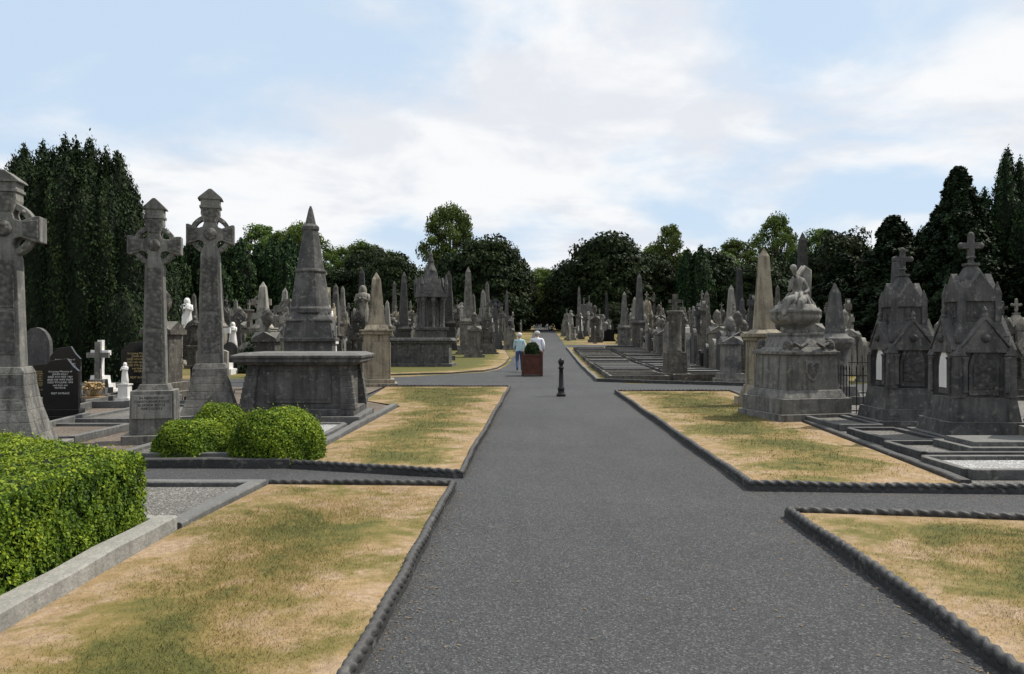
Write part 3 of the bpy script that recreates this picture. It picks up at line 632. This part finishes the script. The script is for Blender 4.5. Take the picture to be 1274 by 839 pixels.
def railing(x0,y0,x1,y1,h=.9):
    mb=MB(); L=math.hypot(x1-x0,y1-y0); n=int(L/.13)
    for i in range(n+1):
        t=i/n; x=x0+(x1-x0)*t;y=y0+(y1-y0)*t; mb.lathe([(.009,0),(.009,h),(.018,h+.02),(.003,h+.1)],6,x,y,smooth=False)
    for zz in (.12,h-.1): mb.tube([(x0,y0,zz),(x1,y1,zz)],[.012,.012],6)
    mb.obj('iron_railing',[IRON],(0,0,.05))
railing(6.55,15.6,6.55,18.2); railing(6.55,15.6,7.9,15.6); railing(7.6,20.5,12,20.5,1.0)
for (x,y) in ((6.85,12),(6.85,14.1),(5.5,15.9),(5.75,18.4),(7.55,18.8)): used.append((x,y))
for j in range(22):
    y=29.0+j*1.35
    if 60<y<67: continue
    x=xR(y)+1.4
    put(R.choice(['kd','kd','kg','kb']),x,y,90,(1.05,1.,1.1))
    put(R.choice(['kd','kb','kd']),x+2.3,y,90+R.uniform(-2,2),(1.05,1.,1.3))
    if R.random()<.85: put(R.choice(['dark','dark','sh','latd','black','round','urn']),x+3.6,y,90+R.uniform(-4,4),R.uniform(.75,1.1))
kerb('plot_kerb',[(3.05,28.6),(7.6,26.2)],.12,.12,ROPE)
kerb('plot_kerb',[(3.05,28.6),(xR(40)-.05,40),(xR(60)-.05,60)],.12,.12,GRAN)
def free(x,y,d):
    if y<62 and x>3 and x<7.6: return False
    if -6.8<x<0 and y<46: return False
    if xL(y)-1.0<x<xR(y)+.6: return False
    if 24.3<y<31.5 and -14<x<9 : return False
    if x<=-14 and 24.5<y<30.2: return False
    if x>=9 and 23.2<y<27: return False
    if 61+abs(x)*.02<y<67.5+ max(0,-x-10)*.35:
        if abs((y-63.5)-max(0,-x-10)*.27)<2.6 or (x>0 and y<70): return False
    if inside(np.array([[x,y]]),CL)[0] and y<58: return False
    if y<25 and x>-8 and x<9: return False
    if x<-12 and x>-20.5 and 26<y<34: return False
    return all((x-a)**2+(y-b)**2>d*d for a,b in used[-260:]+used[:60])
far=['round','got','sh','pale','dark','celt','celtp','celtd','lat','latd','obel','obels','obeld','urn','col','stat','statd','goth','goths','tomb','black','marb']
wl=[6,5,5,8,5,7,8,4,8,4,2.8,4,2.5,5,3,3.4,3,4,2.8,3,3,6]; wr=[6,6,7,4,12,6,3,7,1,4,2.4,2,3.4,5,3,.8,3,4,1.8,3,3,1.3]
cnt=0
for row in range(60):
    y=19+row*1.9
    if y>112: break
    half=.72*y+9
    x=-half
    while x<half:
        x+=R.uniform(1.15,2.3)*(1 if y<60 else 1.35)
        if y>100 and R.random()<.4: continue
        if R.random()<.10: continue
        yy=y+R.uniform(-.35,.35)
        if abs(x)<9 and yy<24: continue
        if not free(x,yy,1.05): continue
        k=R.choices(far,wl if x<0 else wr)[0]
        if yy<34 and k in('obel','obeld','obels','col','goth'): k='urn' if R.random()<.5 else 'round'
        if x<0: rz=R.choice([0,0,8,15,-8,90])+R.uniform(-6,6)
        else: rz=R.choice([90,88,84,75,0,10])+R.uniform(-6,6)
        s=R.uniform(.78,1.25)
        o=inst(NM[k],T[k],(x,yy,H(yy)-.02),rad(rz),(s,s,s*R.uniform(.9,1.2))); o.rotation_euler[0]=R.uniform(-.02,.02); o.rotation_euler[1]=R.uniform(-.02,.02); cnt+=1
print('graves',cnt)
# ------------------------------------------------------------ foliage builders
def leafmesh(name,P,N,size,tint,mat,aspect=1.6,up=None,jit=.6):
    n=len(P); N=N+NR.normal(0,jit,(n,3)); N/=np.linalg.norm(N,axis=1)[:,None]+1e-9
    A=NR.normal(0,1,(n,3)) if up is None else np.tile(up,(n,1))+NR.normal(0,.42,(n,3))
    U=A-(A*N).sum(1)[:,None]*N; U/=np.linalg.norm(U,axis=1)[:,None]+1e-9; W=np.cross(N,U)
    s=(size*NR.uniform(.6,1.35,n))[:,None]
    V=np.stack([P-U*s*aspect*.5,P+W*s*.5-U*s*.08,P+U*s*aspect*.5,P-W*s*.5-U*s*.08],1)
    me=bpy.data.meshes.new(name); npmesh(me,V.reshape(-1,3),4)
    a=me.attributes.new('tint','FLOAT','POINT'); a.data.foreach_set('value',np.repeat(np.clip(tint,0,1),4).astype(np.float32))
    me.materials.append(mat); return me
HP=[(-2.93,6.45),(-2.88,1.5),(-8,1.5),(-8,9.9),(-6.6,8.9)]; HH=.68
def hedge():
    e=empty('box_hedge',(0,0,0)); hp=np.array(HP)
    cen=hp.mean(0)
    inn=[(p[0]+np.sign(cen[0]-p[0])*.07,p[1]+np.sign(cen[1]-p[1])*.07) for p in HP]
    mb=MB(); n=len(inn); mb.add([(x,y,.02) for x,y in inn]+[(x,y,HH-.06) for x,y in inn],[tuple(range(n,2*n))]+[(i,(i+1)%n,(i+1)%n+n,i+n) for i in range(n)]); mb.obj('foliage_shade_core',[CORE],parent=e)  # solid dark core; its colour stands in for shade behind the leaves
    Ps=[];Ns=[];Ts=[]
    for i,cnt in ((0,42000),(4,11000)):
        a=hp[i];b=hp[(i+1)%n]; d=b-a; L=np.linalg.norm(d); nn=np.array((-d[1],d[0]))/L
        if np.dot(nn,cen-a)>0: nn=-nn
        t=NR.rand(cnt); zz=NR.uniform(.03,HH,cnt)
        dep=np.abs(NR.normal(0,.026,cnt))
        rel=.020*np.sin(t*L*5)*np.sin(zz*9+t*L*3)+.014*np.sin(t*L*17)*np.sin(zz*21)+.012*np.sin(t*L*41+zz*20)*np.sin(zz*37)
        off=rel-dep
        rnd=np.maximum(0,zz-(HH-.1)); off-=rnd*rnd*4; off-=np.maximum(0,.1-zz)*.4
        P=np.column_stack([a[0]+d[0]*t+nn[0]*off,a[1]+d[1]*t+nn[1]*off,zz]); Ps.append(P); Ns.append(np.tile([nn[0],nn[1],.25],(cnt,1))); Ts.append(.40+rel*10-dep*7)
    m=110000; Q=np.column_stack([NR.uniform(-7.5,-2.88,m),NR.uniform(3.0,9.5,m)]); Q=Q[inside(Q,HP)]
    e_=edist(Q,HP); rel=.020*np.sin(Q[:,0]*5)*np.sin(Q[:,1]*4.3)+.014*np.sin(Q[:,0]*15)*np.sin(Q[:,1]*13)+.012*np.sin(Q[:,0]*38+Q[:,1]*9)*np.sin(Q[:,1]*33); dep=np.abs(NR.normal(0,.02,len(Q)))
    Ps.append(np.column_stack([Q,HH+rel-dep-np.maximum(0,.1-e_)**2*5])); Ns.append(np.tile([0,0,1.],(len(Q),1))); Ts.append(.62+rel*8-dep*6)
    # stray shoots
    m=2600; Q=np.column_stack([NR.uniform(-6.5,-2.92,m),NR.uniform(3.2,8.5,m)]); Q=Q[inside(Q,HP)]
    Ps.append(np.column_stack([Q,HH+NR.uniform(.01,.045,len(Q))])); Ns.append(np.tile([.6,0,.4],(len(Q),1))); Ts.append(np.full(len(Q),.8))
    P=np.concatenate(Ps);N=np.concatenate(Ns)
    t=np.concatenate(Ts)+.2*NR.normal(0,1,len(P))+.08*np.sin(P[:,0]*6+P[:,1]*4)
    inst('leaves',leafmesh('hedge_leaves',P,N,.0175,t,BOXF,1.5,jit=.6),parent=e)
hedge()
kerb('concrete_kerb',[(-2.76,1.5),(-2.76,6.45)],.17,.17,CONC)
kerb('concrete_kerb',[(-2.84,6.53),(-6.5,9.1)],.10,.12,CONC)
def bush(name,x,y,rx,ry,h,mat,n=9000,size=.024,z0=.05,parent=None,lump=.035):
    e=empty(name,(x,y,z0)) if parent is None else parent
    D=NR.normal(0,1,(n,3)); D/=np.linalg.norm(D,axis=1)[:,None]; D[:,2]=np.abs(D[:,2])*1.0-.15*(NR.rand(n)<.3)
    ph=NR.uniform(0,6,6)
    lm=(np.sin(D[:,0]*5+ph[0])*np.sin(D[:,1]*5+ph[1])+.7*np.sin(D[:,2]*8+ph[2]+D[:,0]*6)+.6*np.sin(D[:,1]*15+ph[3]+D[:,0]*11)*np.sin(D[:,2]*14))
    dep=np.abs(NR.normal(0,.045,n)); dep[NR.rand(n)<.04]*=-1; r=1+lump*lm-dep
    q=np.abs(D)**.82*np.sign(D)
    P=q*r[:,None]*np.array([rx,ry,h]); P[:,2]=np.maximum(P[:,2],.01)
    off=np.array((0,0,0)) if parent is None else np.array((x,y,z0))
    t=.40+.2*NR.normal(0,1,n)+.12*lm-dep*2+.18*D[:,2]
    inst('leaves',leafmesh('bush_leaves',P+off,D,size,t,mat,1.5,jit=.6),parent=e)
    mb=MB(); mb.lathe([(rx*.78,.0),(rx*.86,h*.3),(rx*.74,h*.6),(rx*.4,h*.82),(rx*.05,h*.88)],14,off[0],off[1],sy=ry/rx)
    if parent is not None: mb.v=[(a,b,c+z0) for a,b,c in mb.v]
    mb.obj('foliage_shade_core',[CORE],parent=e); return e  # added solid core, coloured as the shade inside the bush
bush('box_bush',-4.12,10.35,.47,.45,.50,BOXF,17000,.021); bush('box_bush',-3.0,10.3,.60,.52,.64,BOXF,26000,.021); bush('box_bush',-4.2,11.6,.42,.4,.60,BOXF,10000,.021)
bush('yew_bush',-7.7,27.9,.9,.8,1.0,BOXF,4000,.07); bush('yew_bush',-10.8,34.5,1.0,1.0,1.6,YEWF,4000,.09,H(34.5))
def spire_pts(x,y,h,r,n,z0=0,tip=.36):
    t=NR.rand(n)**.85; a=NR.uniform(0,2*np.pi,n)
    pr=r*np.minimum(1,((1-t)/tip))**.7*(.88+.12*np.minimum(1,t/.25))
    ph=NR.uniform(0,6,4)
    w=.10*np.sin(a*5+ph[0]+t*3)+.07*np.sin(a*9+ph[1]+t*9)+.05*np.sin(t*26+a*3+ph[2])
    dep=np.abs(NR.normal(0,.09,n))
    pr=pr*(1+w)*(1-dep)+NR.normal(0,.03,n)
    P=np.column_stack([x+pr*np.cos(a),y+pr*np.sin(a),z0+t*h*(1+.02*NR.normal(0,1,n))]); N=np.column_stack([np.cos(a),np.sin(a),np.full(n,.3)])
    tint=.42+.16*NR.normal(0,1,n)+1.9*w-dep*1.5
    return P,N,tint
def yewgroup(name,cols,mat,nper,size,tip=.36):
    Ps=[];Ns=[];Ts=[];mb=MB()
    for x,y,h,r in cols:
        P,N,t=spire_pts(x,y,h,r,int(nper*h*r/8),tip=tip); Ps.append(P);Ns.append(N);Ts.append(t)
        k=1-tip; mb.lathe([(r*.72,.05),(r*.8,h*.3),(r*.8,h*k*.97),(r*.5,h*(k+.45*tip)),(r*.05,h*(k+.8*tip))],10,x,y)  # dark solid core added inside each column to block light
        mb.tube([(x,y,-.3),(x,y,h*.4)],[.18,.1],8,1)
    P=np.concatenate(Ps)
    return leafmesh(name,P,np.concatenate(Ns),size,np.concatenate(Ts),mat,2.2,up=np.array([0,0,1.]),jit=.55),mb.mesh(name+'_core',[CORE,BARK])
def place_tree(name,meshes,x,y,rz=0,sc=1,z=None):
    e=empty(name,(x,y,H(y) if z is None else z),rz); e.scale=(sc,)*3 if not isinstance(sc,tuple) else sc
    for nm,m in zip(('foliage','branches_or_core'),meshes): inst(nm,m,parent=e)  # yews and evergreens get an added dark core plus trunk here
    return e
cols=[]
for i,(px,h) in enumerate([(-18.9,8.3),(-18.45,8.6),(-17.95,8.75),(-17.4,8.4),(-16.9,8.9),(-16.4,8.8),(-15.9,8.85),(-15.35,8.5),(-14.85,8.3),(-14.45,7.4)]):
    cols.append((px+16.4,R.uniform(-.3,.5),h+R.uniform(-.12,.12),R.uniform(.66,.8)))
for px,py,h in [(-18.6,-1.,7.4),(-17.8,-1.2,7.9),(-17.,-1.3,7.6),(-16.2,-1.3,8.0),(-15.5,-1.3,7.5),(-14.9,-1.1,7.2),(-14.3,-.7,6.5),(-13.95,-.1,5.6),(-13.75,.6,4.6),(-19.4,.3,7.6),(-15.5,1.2,8),(-17.4,1.3,8.1),(-14.1,-1.4,3.4)]: cols.append((px+16.4,py,h,R.uniform(.8,.95)))
place_tree('irish_yew_tree',yewgroup('irish_yew',cols,YEWF,8500,.062,.2),-16.4,30.5)
YG=[]
for v in range(4):
    c=[(R.uniform(-1.5,1.5),R.uniform(-1.5,1.5),R.uniform(6.3,9),R.uniform(.8,1.25)) for _ in range(10)]; YG.append(yewgroup('yew_%d'%v,c,YEWF,2300,.14,.28))
def dome(v):
    Ps=[];Ns=[];Ts=[];mb=MB(); n=230; NL=85; asym=[R.uniform(.8,1.15) for _ in range(8)]
    for i in range(NL):
        u=(i+.5)/NL; zz=.04+.92*u**.8; a=i*2.39996+R.uniform(-.3,.3)
        env=(1-zz**2.3)**.5*asym[int(a/6.2832*8)%8]; rr=env*R.uniform(.72,1.0)
        r=R.uniform(.65,1.35)
        c=np.array((4.3*rr*math.cos(a),4.3*rr*math.sin(a),9.0*zz+R.uniform(-.3,.5)))
        D=NR.normal(0,1,(n,3)); D/=np.linalg.norm(D,axis=1)[:,None]
        P=c+D*np.array([r*1.25,r*1.25,r*.7])*(.35+.75*NR.rand(n)**.5)[:,None]
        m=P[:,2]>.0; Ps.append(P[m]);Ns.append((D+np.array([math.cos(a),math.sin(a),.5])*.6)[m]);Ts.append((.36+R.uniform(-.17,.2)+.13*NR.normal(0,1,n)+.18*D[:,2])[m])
    mb.lathe([(2.6,.1),(3.1,2),(2.9,4.2),(2.2,6.2),(1.1,7.6),(.2,8.2)],12); mb.tube([(0,0,-.3),(0,0,3)],[.5,.4],8,1)  # dark core added inside the crown to stop light passing, plus trunk
    return leafmesh('dome_%d'%v,np.concatenate(Ps),np.concatenate(Ns),.23,np.concatenate(Ts),DOMF,1.6,jit=.7),mb.mesh('dome_core',[CORE,BARK])
DM=[dome(v) for v in range(4)]
def decid(v,spread=4.,Ht=14,nc=60,n=260):
    Ps=[];Ns=[];Ts=[];mb=MB(); mb.tube([(0,0,-.3),(.1,0,Ht*.25),(.0,.1,Ht*.5),(.1,0,Ht*.8)],[.42,.32,.22,.08],8)
    for i in range(nc):
        zz=.22+.75*((i+.5)/nc)**.9; a=i*2.4+R.uniform(-.5,.5); w=max(.12,math.sin(min(1,(zz-.10)/.9)*math.pi)**.55)
        rr=R.uniform(.15,1.)**.6*w*spread; c=np.array((rr*math.cos(a),rr*math.sin(a),Ht*zz*.97)); r=R.uniform(.6,1.25)
        b=min(Ht*R.uniform(.15,.5),c[2]*.7)
        mb.tube([(0,0,b),(c[0]*.5,c[1]*.5,(b+c[2])*.52),tuple(c)],[.14,.08,.02],6)
        D=NR.normal(0,1,(n,3)); D/=np.linalg.norm(D,axis=1)[:,None]
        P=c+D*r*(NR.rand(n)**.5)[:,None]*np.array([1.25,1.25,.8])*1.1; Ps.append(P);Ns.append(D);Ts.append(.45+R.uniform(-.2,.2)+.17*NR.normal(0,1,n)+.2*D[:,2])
    return leafmesh('decid_%d'%v,np.concatenate(Ps),np.concatenate(Ns),.21,np.concatenate(Ts),DECF,1.5),mb.mesh('decid_b',[BARK])
DC=[decid(0),decid(1,5,13,70),decid(2,3.2,15,50)]
def conifer(v,Ht,Rd,nb,droop=.25,size=.16,nl=70):
    Ps=[];Ns=[];Ts=[];mb=MB(); mb.tube([(0,0,-.3),(0,0,Ht*.97)],[.3,.03],8)
    for i in range(nb):
        t=(i+.5)/nb; zz=Ht*(.04+.94*t); a=i*2.4+R.uniform(-.4,.4); L=Rd*(1-t)**.8*R.uniform(.55,1.25)+.25
        d=np.array((math.cos(a),math.sin(a),0)); u=NR.rand(nl)**.6
        side=np.array((-d[1],d[0],0)); P=np.array((0,0,zz))+d*(L*u)[:,None]+side*(NR.normal(0,.18,nl)*L*(1.1-u)+NR.normal(0,.06,nl))[:,None]
        P[:,2]+=L*(.25*u-droop*2*u*u)+NR.normal(0,.10,nl)-.08
        Ps.append(P); Ns.append(np.tile([d[0]*.5,d[1]*.5,.7],(nl,1))); Ts.append(np.full(nl,.4+R.uniform(-.15,.2))+.15*NR.normal(0,1,nl))
        mb.tube([(0,0,zz),tuple(d*L*.5+np.array((0,0,zz+L*(.12-droop*.5)))),tuple(d*L*.9+np.array((0,0,zz+L*(.22-droop*1.6))))],[.05,.03,.01],5)
    return leafmesh('conif',np.concatenate(Ps),np.concatenate(Ns),size,np.concatenate(Ts),CONF,1.9,jit=.6),mb.mesh('conif_b',[BARK])
C1=conifer(0,10.5,3.2,260,.2,.13,170)
place_tree('cypress_tree',C1,23.6,42.5); place_tree('cypress_tree',C1,21.3,45,1,(1.1,1.1,.78)); place_tree('cypress_tree',C1,27.,40,2,(1.1,1.1,.72)); place_tree('cypress_tree',C1,19.7,48,2.2,(1,1,.60)); place_tree('cypress_tree',C1,24.6,46,3.2,(1.2,1.2,.8))
place_tree('irish_yew_tree',yewgroup('yew_r',[(0,0,11.3,.8),(1.0,.3,11.,.8),(2.,-.2,9.6,.9),(-.9,.4,9.3,.9),(.4,-.9,8.5,1),(1.6,1,10.2,1),(-1.6,-.2,7.2,.9),(2.8,.4,8.2,.9),(.5,.5,11.6,.6)],YEWF,5500,.08,.25),27.3,44.5)
place_tree('irish_yew_tree',YG[0],31,39,1,1.15); place_tree('irish_yew_tree',YG[1],25.4,49,1,.9); place_tree('irish_yew_tree',YG[2],33,46,1,1.2)
place_tree('evergreen_tree',DM[0],12.3,104,0,(1.35,1.2,1.32)); place_tree('evergreen_tree',DM[1],-2.9,104,1,(1.3,1.2,1.30)); place_tree('evergreen_tree',DM[2],8.4,110,2,(.85,.95,1.0)); place_tree('evergreen_tree',DM[0],18.6,108,2,(.95,.95,1.08)); place_tree('evergreen_tree',DM[2],-7.5,109,2,(1.0,.9,1.1))
place_tree('evergreen_tree',DM[3],14.5,112,.5,(1,.9,1.25)); place_tree('evergreen_tree',DM[3],.6,110,2.5,(.7,.9,.98)); place_tree('evergreen_tree',DM[3],-4.6,111,2.5,(.9,.9,1.22))
place_tree('deciduous_tree',DC[1],5.0,128,.5,(.8,.8,.74)); place_tree('deciduous_tree',DC[0],8.6,138,.5,(.8,.8,.72)); place_tree('evergreen_tree',DM[1],5.5,168,.5,(1.2,.8,1.0))
place_tree('deciduous_tree',DC[1],-10.8,140,0,(1.1,1.1,1.66)); place_tree('deciduous_tree',DC[0],46,140,1,(1.0,1.0,1.42)); place_tree('evergreen_tree',DM[2],44.5,108,1,(1.15,1.1,1.42)); place_tree('deciduous_tree',DC[1],-34,132,2,(1,1,1.32)); place_tree('deciduous_tree',DC[2],26.5,135,1,(.9,.9,1.18)); place_tree('deciduous_tree',DC[2],-39,135,0,(1,1,1.1))
for x,y,k,s in [(-22.5,62,0,.98),(-19.8,66,1,.98),(-17.2,64,2,.92),(-25.5,60,2,.94),(-29,62,3,.93),(-33,60,0,.85),(-37,58,1,1),(-41,57,2,1.1),(-45,55,0,1.2),(-49,53,3,1.2),(-24,65,3,1.02),(-27.5,66,1,1)]:
    place_tree('irish_yew_tree',YG[k],x,y,R.uniform(0,6),s)
x=-95
while x<110:
    if not(-12<x<21):
        k=R.random(); y=R.uniform(98,116)
        if k<.66: place_tree('evergreen_tree',R.choice(DM),x,y,R.uniform(0,6),(R.uniform(.8,1.2),R.uniform(.8,1.2),R.uniform(.82,1.2)))
        else: place_tree('irish_yew_tree',R.choice(YG),x,y,R.uniform(0,6),R.uniform(1.05,1.4))
    x+=R.uniform(3.0,5.)
x=-130
while x<140:
    if not -13<x<14: place_tree('deciduous_tree',R.choice(DC),x,R.uniform(135,165),R.uniform(0,6),R.uniform(.88,1.25)*(1 if abs(x)>30 else .9))
    x+=R.uniform(4.5,7)
x=-150
while x<150:
    place_tree('evergreen_tree',R.choice(DM),x,R.uniform(172,185),R.uniform(0,6),R.uniform(1.0,1.25)); x+=R.uniform(5,7)
for i in range(50):
    x=R.uniform(-80,85); y=R.uniform(92,100)
    if xL(y)-2<x<xR(y)+2: continue
    place_tree('yew_shrub',DM[i%4],x,y,R.uniform(0,6),R.uniform(.22,.4))
# ------------------------------------------------------------ bollard, planter
mb=MB(); mb.lathe([(.125,0),(.125,.05),(.10,.08),(.085,.12),(.085,.17),(.095,.19),(.095,.22),(.07,.25),(.058,.6),(.054,.72),(.075,.745),(.08,.77),(.06,.79),(.05,.83),(.07,.87),(.082,.92),(.075,.97),(.045,1.01),(.01,1.03)],20)
mb.obj('cast_iron_bollard',[IRON],(1.32,21.6,.008))
WOOD=plain('stained_wood',(.11,.035,.022),.55,.5,sc=6); WOOD2=plain('stained_wood_post',(.075,.025,.016),.5,.4,sc=6)
PLe=empty('wooden_planter',(.80,32.,H(32)+.008))
mb=MB()
for s in (-1,1):
    for q in (-1,1):
        mb.box(s*.37,q*.37,0,.09,.09,.92,1); mb.ball(s*.37,q*.37,.94,.045,.045,.045,1,8)
for i in range(9):
    u=-.29+i*.0725
    for s in (-1,1): mb.box(u,s*.365,.06,.062,.03,.84,0); mb.box(s*.365,u,.06,.03,.062,.84,0)
for s in (-1,1):
    for zz in (.05,.78): mb.box(0,s*.385,zz,.65,.03,zz+.08,1); mb.box(s*.385,0,zz,.03,.65,zz+.08,1)
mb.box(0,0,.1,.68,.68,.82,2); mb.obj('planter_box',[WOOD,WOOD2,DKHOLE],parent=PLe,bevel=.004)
bush('b',0,0,.30,.30,.50,YEWF,5000,.04,.82,parent=PLe)
# ------------------------------------------------------------ people
SKIN=plain('skin',(.50,.30,.22),.6,.1)
def person(name,x,y,h,rz,shirt,trous,hair,wide=1.,stride=1.,armswing=1.):
    e=empty(name,(x,y,H(y)+.01),rz); sc=h/1.72; e.scale=(sc*wide,sc*wide,sc)
    s=stride;a=armswing
    Jn=[((0,0,.93),(.155,.125)),((0,.0,1.10),(.14,.11)),((0,.0,1.28),(.165,.115)),((0,.0,1.42),(.085,.07)),((0,.015,1.49),.052),((0,.03,1.58),(.078,.09)),((0,.025,1.65),(.07,.085)),
     ((.17,0,1.39),.062),((.22,-.06*a,1.13),.048),((.22,.05*a,.92),.030),((.22,.08*a,.85),.032),
     ((-.17,0,1.39),.062),((-.22,.03*a,1.12),.048),((-.21,.20*a,.94),.030),((-.21,.25*a,.88),.032),
     ((.09,0,.86),.10),((.095,.13*s,.50),.066),((.10,.06*s,.10),.042),((.10,.18*s,.05),.036),
     ((-.09,0,.86),.10),((-.095,-.03*s,.49),.066),((-.10,-.26*s,.15),.042),((-.10,-.18*s,.05),.036)]
    E=[(0,1),(1,2),(2,3),(3,4),(4,5),(5,6),(2,7),(7,8),(8,9),(9,10),(2,11),(11,12),(12,13),(13,14),(0,15),(15,16),(16,17),(17,18),(0,19),(19,20),(20,21),(21,22)]
    b=skin('body',Jn,E,[shirt,trous,SKIN,IRON],e,2); me=b.data; idx=[]
    for p in me.polygons:
        c=p.center
        if c.z>1.465: i=2
        elif abs(c.x)>.165 and c.z<.95: i=2
        elif c.z>.90: i=0
        elif c.z<.10 : i=3
        else: i=1
        idx.append(i)
    me.polygons.foreach_set('material_index',idx)
    mb=MB(); mb.ball(0,.02,1.60,.088,.105,.125,0,16); mb.ball(0,.13,1.585,.014,.02,.02,0,8)
    for q in (-1,1): mb.ball(q*.088,.02,1.595,.012,.02,.03,0,8); mb.ball(q*.032,.112,1.61,.012,.008,.008,2,8)
    mb.tube([(-.025,.116,1.55),(.025,.116,1.55)],[.006,.006],6,2)
    mb.ball(0,-.012,1.632,.102,.108,.108,1,16)
    for q,wy,wz in ((1,.08*a,.85),(-1,.25*a,.88)):
        for i in range(4):
            dy=-.024+i*.016; L=(.07,.08,.075,.058)[i]; X=q*.222
            mb.tube([(X,wy+dy,wz-.01),(X+q*.004,wy+dy+.005,wz-.045),(X-q*.008,wy+dy+.01,wz-.045-L*.4),(X-q*.02,wy+dy+.008,wz-.04-L*.7)],[.010,.009,.008,.006],6,0)
        mb.tube([(q*.215,wy+.02,wz+.02),(q*.205,wy+.05,wz-.01),(q*.2,wy+.055,wz-.035)],[.011,.010,.007],6,0)
    mb.obj('head_and_hands',[SKIN,hair,DKHOLE],parent=e); return e
HAIR=plain('white_hair',(.62,.60,.56),.8,.2,sc=60); HAIR2=plain('grey_hair',(.45,.43,.40),.8,.2,sc=60)
person('walking_woman',.33,35.3,1.68,rad(2),plain('pale_teal_cardigan',(.42,.58,.62),.9,.2),plain('blue_jeans',(.06,.09,.19),.9,.3),HAIR,1.12,1.)
person('walking_man',1.08,34.6,1.76,rad(-3),plain('white_shirt',(.76,.77,.82),.9,.12,sc=8),plain('grey_trousers',(.16,.17,.20),.9,.3),HAIR2,1.28,.9,.8)
# ------------------------------------------------------------ world, sun, camera
W=bpy.data.worlds.new("World"); S.world=W; W.use_nodes=True; t=W.node_tree; t.nodes.clear()
def nd(ty,**k):
    x=t.nodes.new(ty); [setattr(x,a,b) for a,b in k.items()]; return x
EL,AZ=rad(54),rad(72)
sky=nd('ShaderNodeTexSky',sky_type='NISHITA'); sky.sun_disc=False; sky.sun_elevation=EL; sky.sun_rotation=AZ; sky.air_density=1.; sky.dust_density=2.
tc=nd('ShaderNodeTexCoord'); sp=nd('ShaderNodeSeparateXYZ'); t.links.new(tc.outputs['Generated'],sp.inputs[0])
def M(op,a,b=0):
    x=nd('ShaderNodeMath',operation=op)
    for i,v in enumerate((a,b)):
        if hasattr(v,'links'): t.links.new(v,x.inputs[i])
        else: x.inputs[i].default_value=v
    return x.outputs[0]
zz=M('ADD',M('MAXIMUM',sp.outputs[2],0),.20)
cb=nd('ShaderNodeCombineXYZ'); t.links.new(M('DIVIDE',sp.outputs[0],zz),cb.inputs[0]); t.links.new(M('DIVIDE',sp.outputs[1],zz),cb.inputs[1])
def wn(sc,de,off,dist=.3):
    mp=nd('ShaderNodeMapping'); mp.inputs['Location'].default_value=off; t.links.new(cb.outputs[0],mp.inputs[0])
    n=nd('ShaderNodeTexNoise'); n.inputs['Scale'].default_value=sc; n.inputs['Detail'].default_value=de; n.inputs['Distortion'].default_value=dist; n.inputs['Roughness'].default_value=.54
    t.links.new(mp.outputs[0],n.inputs['Vector']); return n.outputs[0]
def mrw(v,a,b,c=0,d=1):
    x=nd('ShaderNodeMapRange',interpolation_type='SMOOTHSTEP'); t.links.new(v,x.inputs[0])
    for i,q in enumerate((a,b,c,d)): x.inputs[1+i].default_value=q
    return x.outputs[0]
def mxw(f,a,b):
    x=nd('ShaderNodeMix',data_type='RGBA')
    for i,v in ((0,f),(6,a),(7,b)):
        if hasattr(v,'links'): t.links.new(v,x.inputs[i])
        else: x.inputs[i].default_value=v if i==0 else (*v,1)
    return x.outputs[2]
base=mxw(.85,sky.outputs[0],(6.5,8.1,9.9))
cl=mrw(wn(1.1,9,(3.1,1.7,0)),.39,.56); sh=mrw(wn(2.6,8,(7.,2,1)),.44,.64)
ccol=mxw(sh,(9.8,9.82,9.85),(8.1,8.3,8.8))
col=mxw(M('MULTIPLY',cl,.94),base,ccol)
hz=mrw(sp.outputs[2],.0,.16,.5,0); col=mxw(hz,col,(8.7,8.9,9.3))
bg=nd('ShaderNodeBackground'); bg.inputs[1].default_value=.1; t.links.new(col,bg.inputs[0]); wo=nd('ShaderNodeOutputWorld'); t.links.new(bg.outputs[0],wo.inputs[0])
sl=bpy.data.lights.new('sun','SUN'); sl.energy=4.6; sl.angle=rad(.6); sl.color=(1,.94,.84); so=bpy.data.objects.new('sun',sl); S.collection.objects.link(so)
d=Vector((math.sin(AZ)*math.cos(EL),math.cos(AZ)*math.cos(EL),math.sin(EL))); so.rotation_euler=d.to_track_quat('Z','Y').to_euler()
cam=bpy.data.cameras.new('camera'); cam.lens=28.26; cam.sensor_width=36; cam.clip_end=3000; co=bpy.data.objects.new('camera',cam); S.collection.objects.link(co)
co.location=(0,0,1.6); co.rotation_euler=(rad(90),0,0); S.camera=co
S.view_settings.view_transform='Standard'; S.view_settings.look='None'; S.view_settings.exposure=0
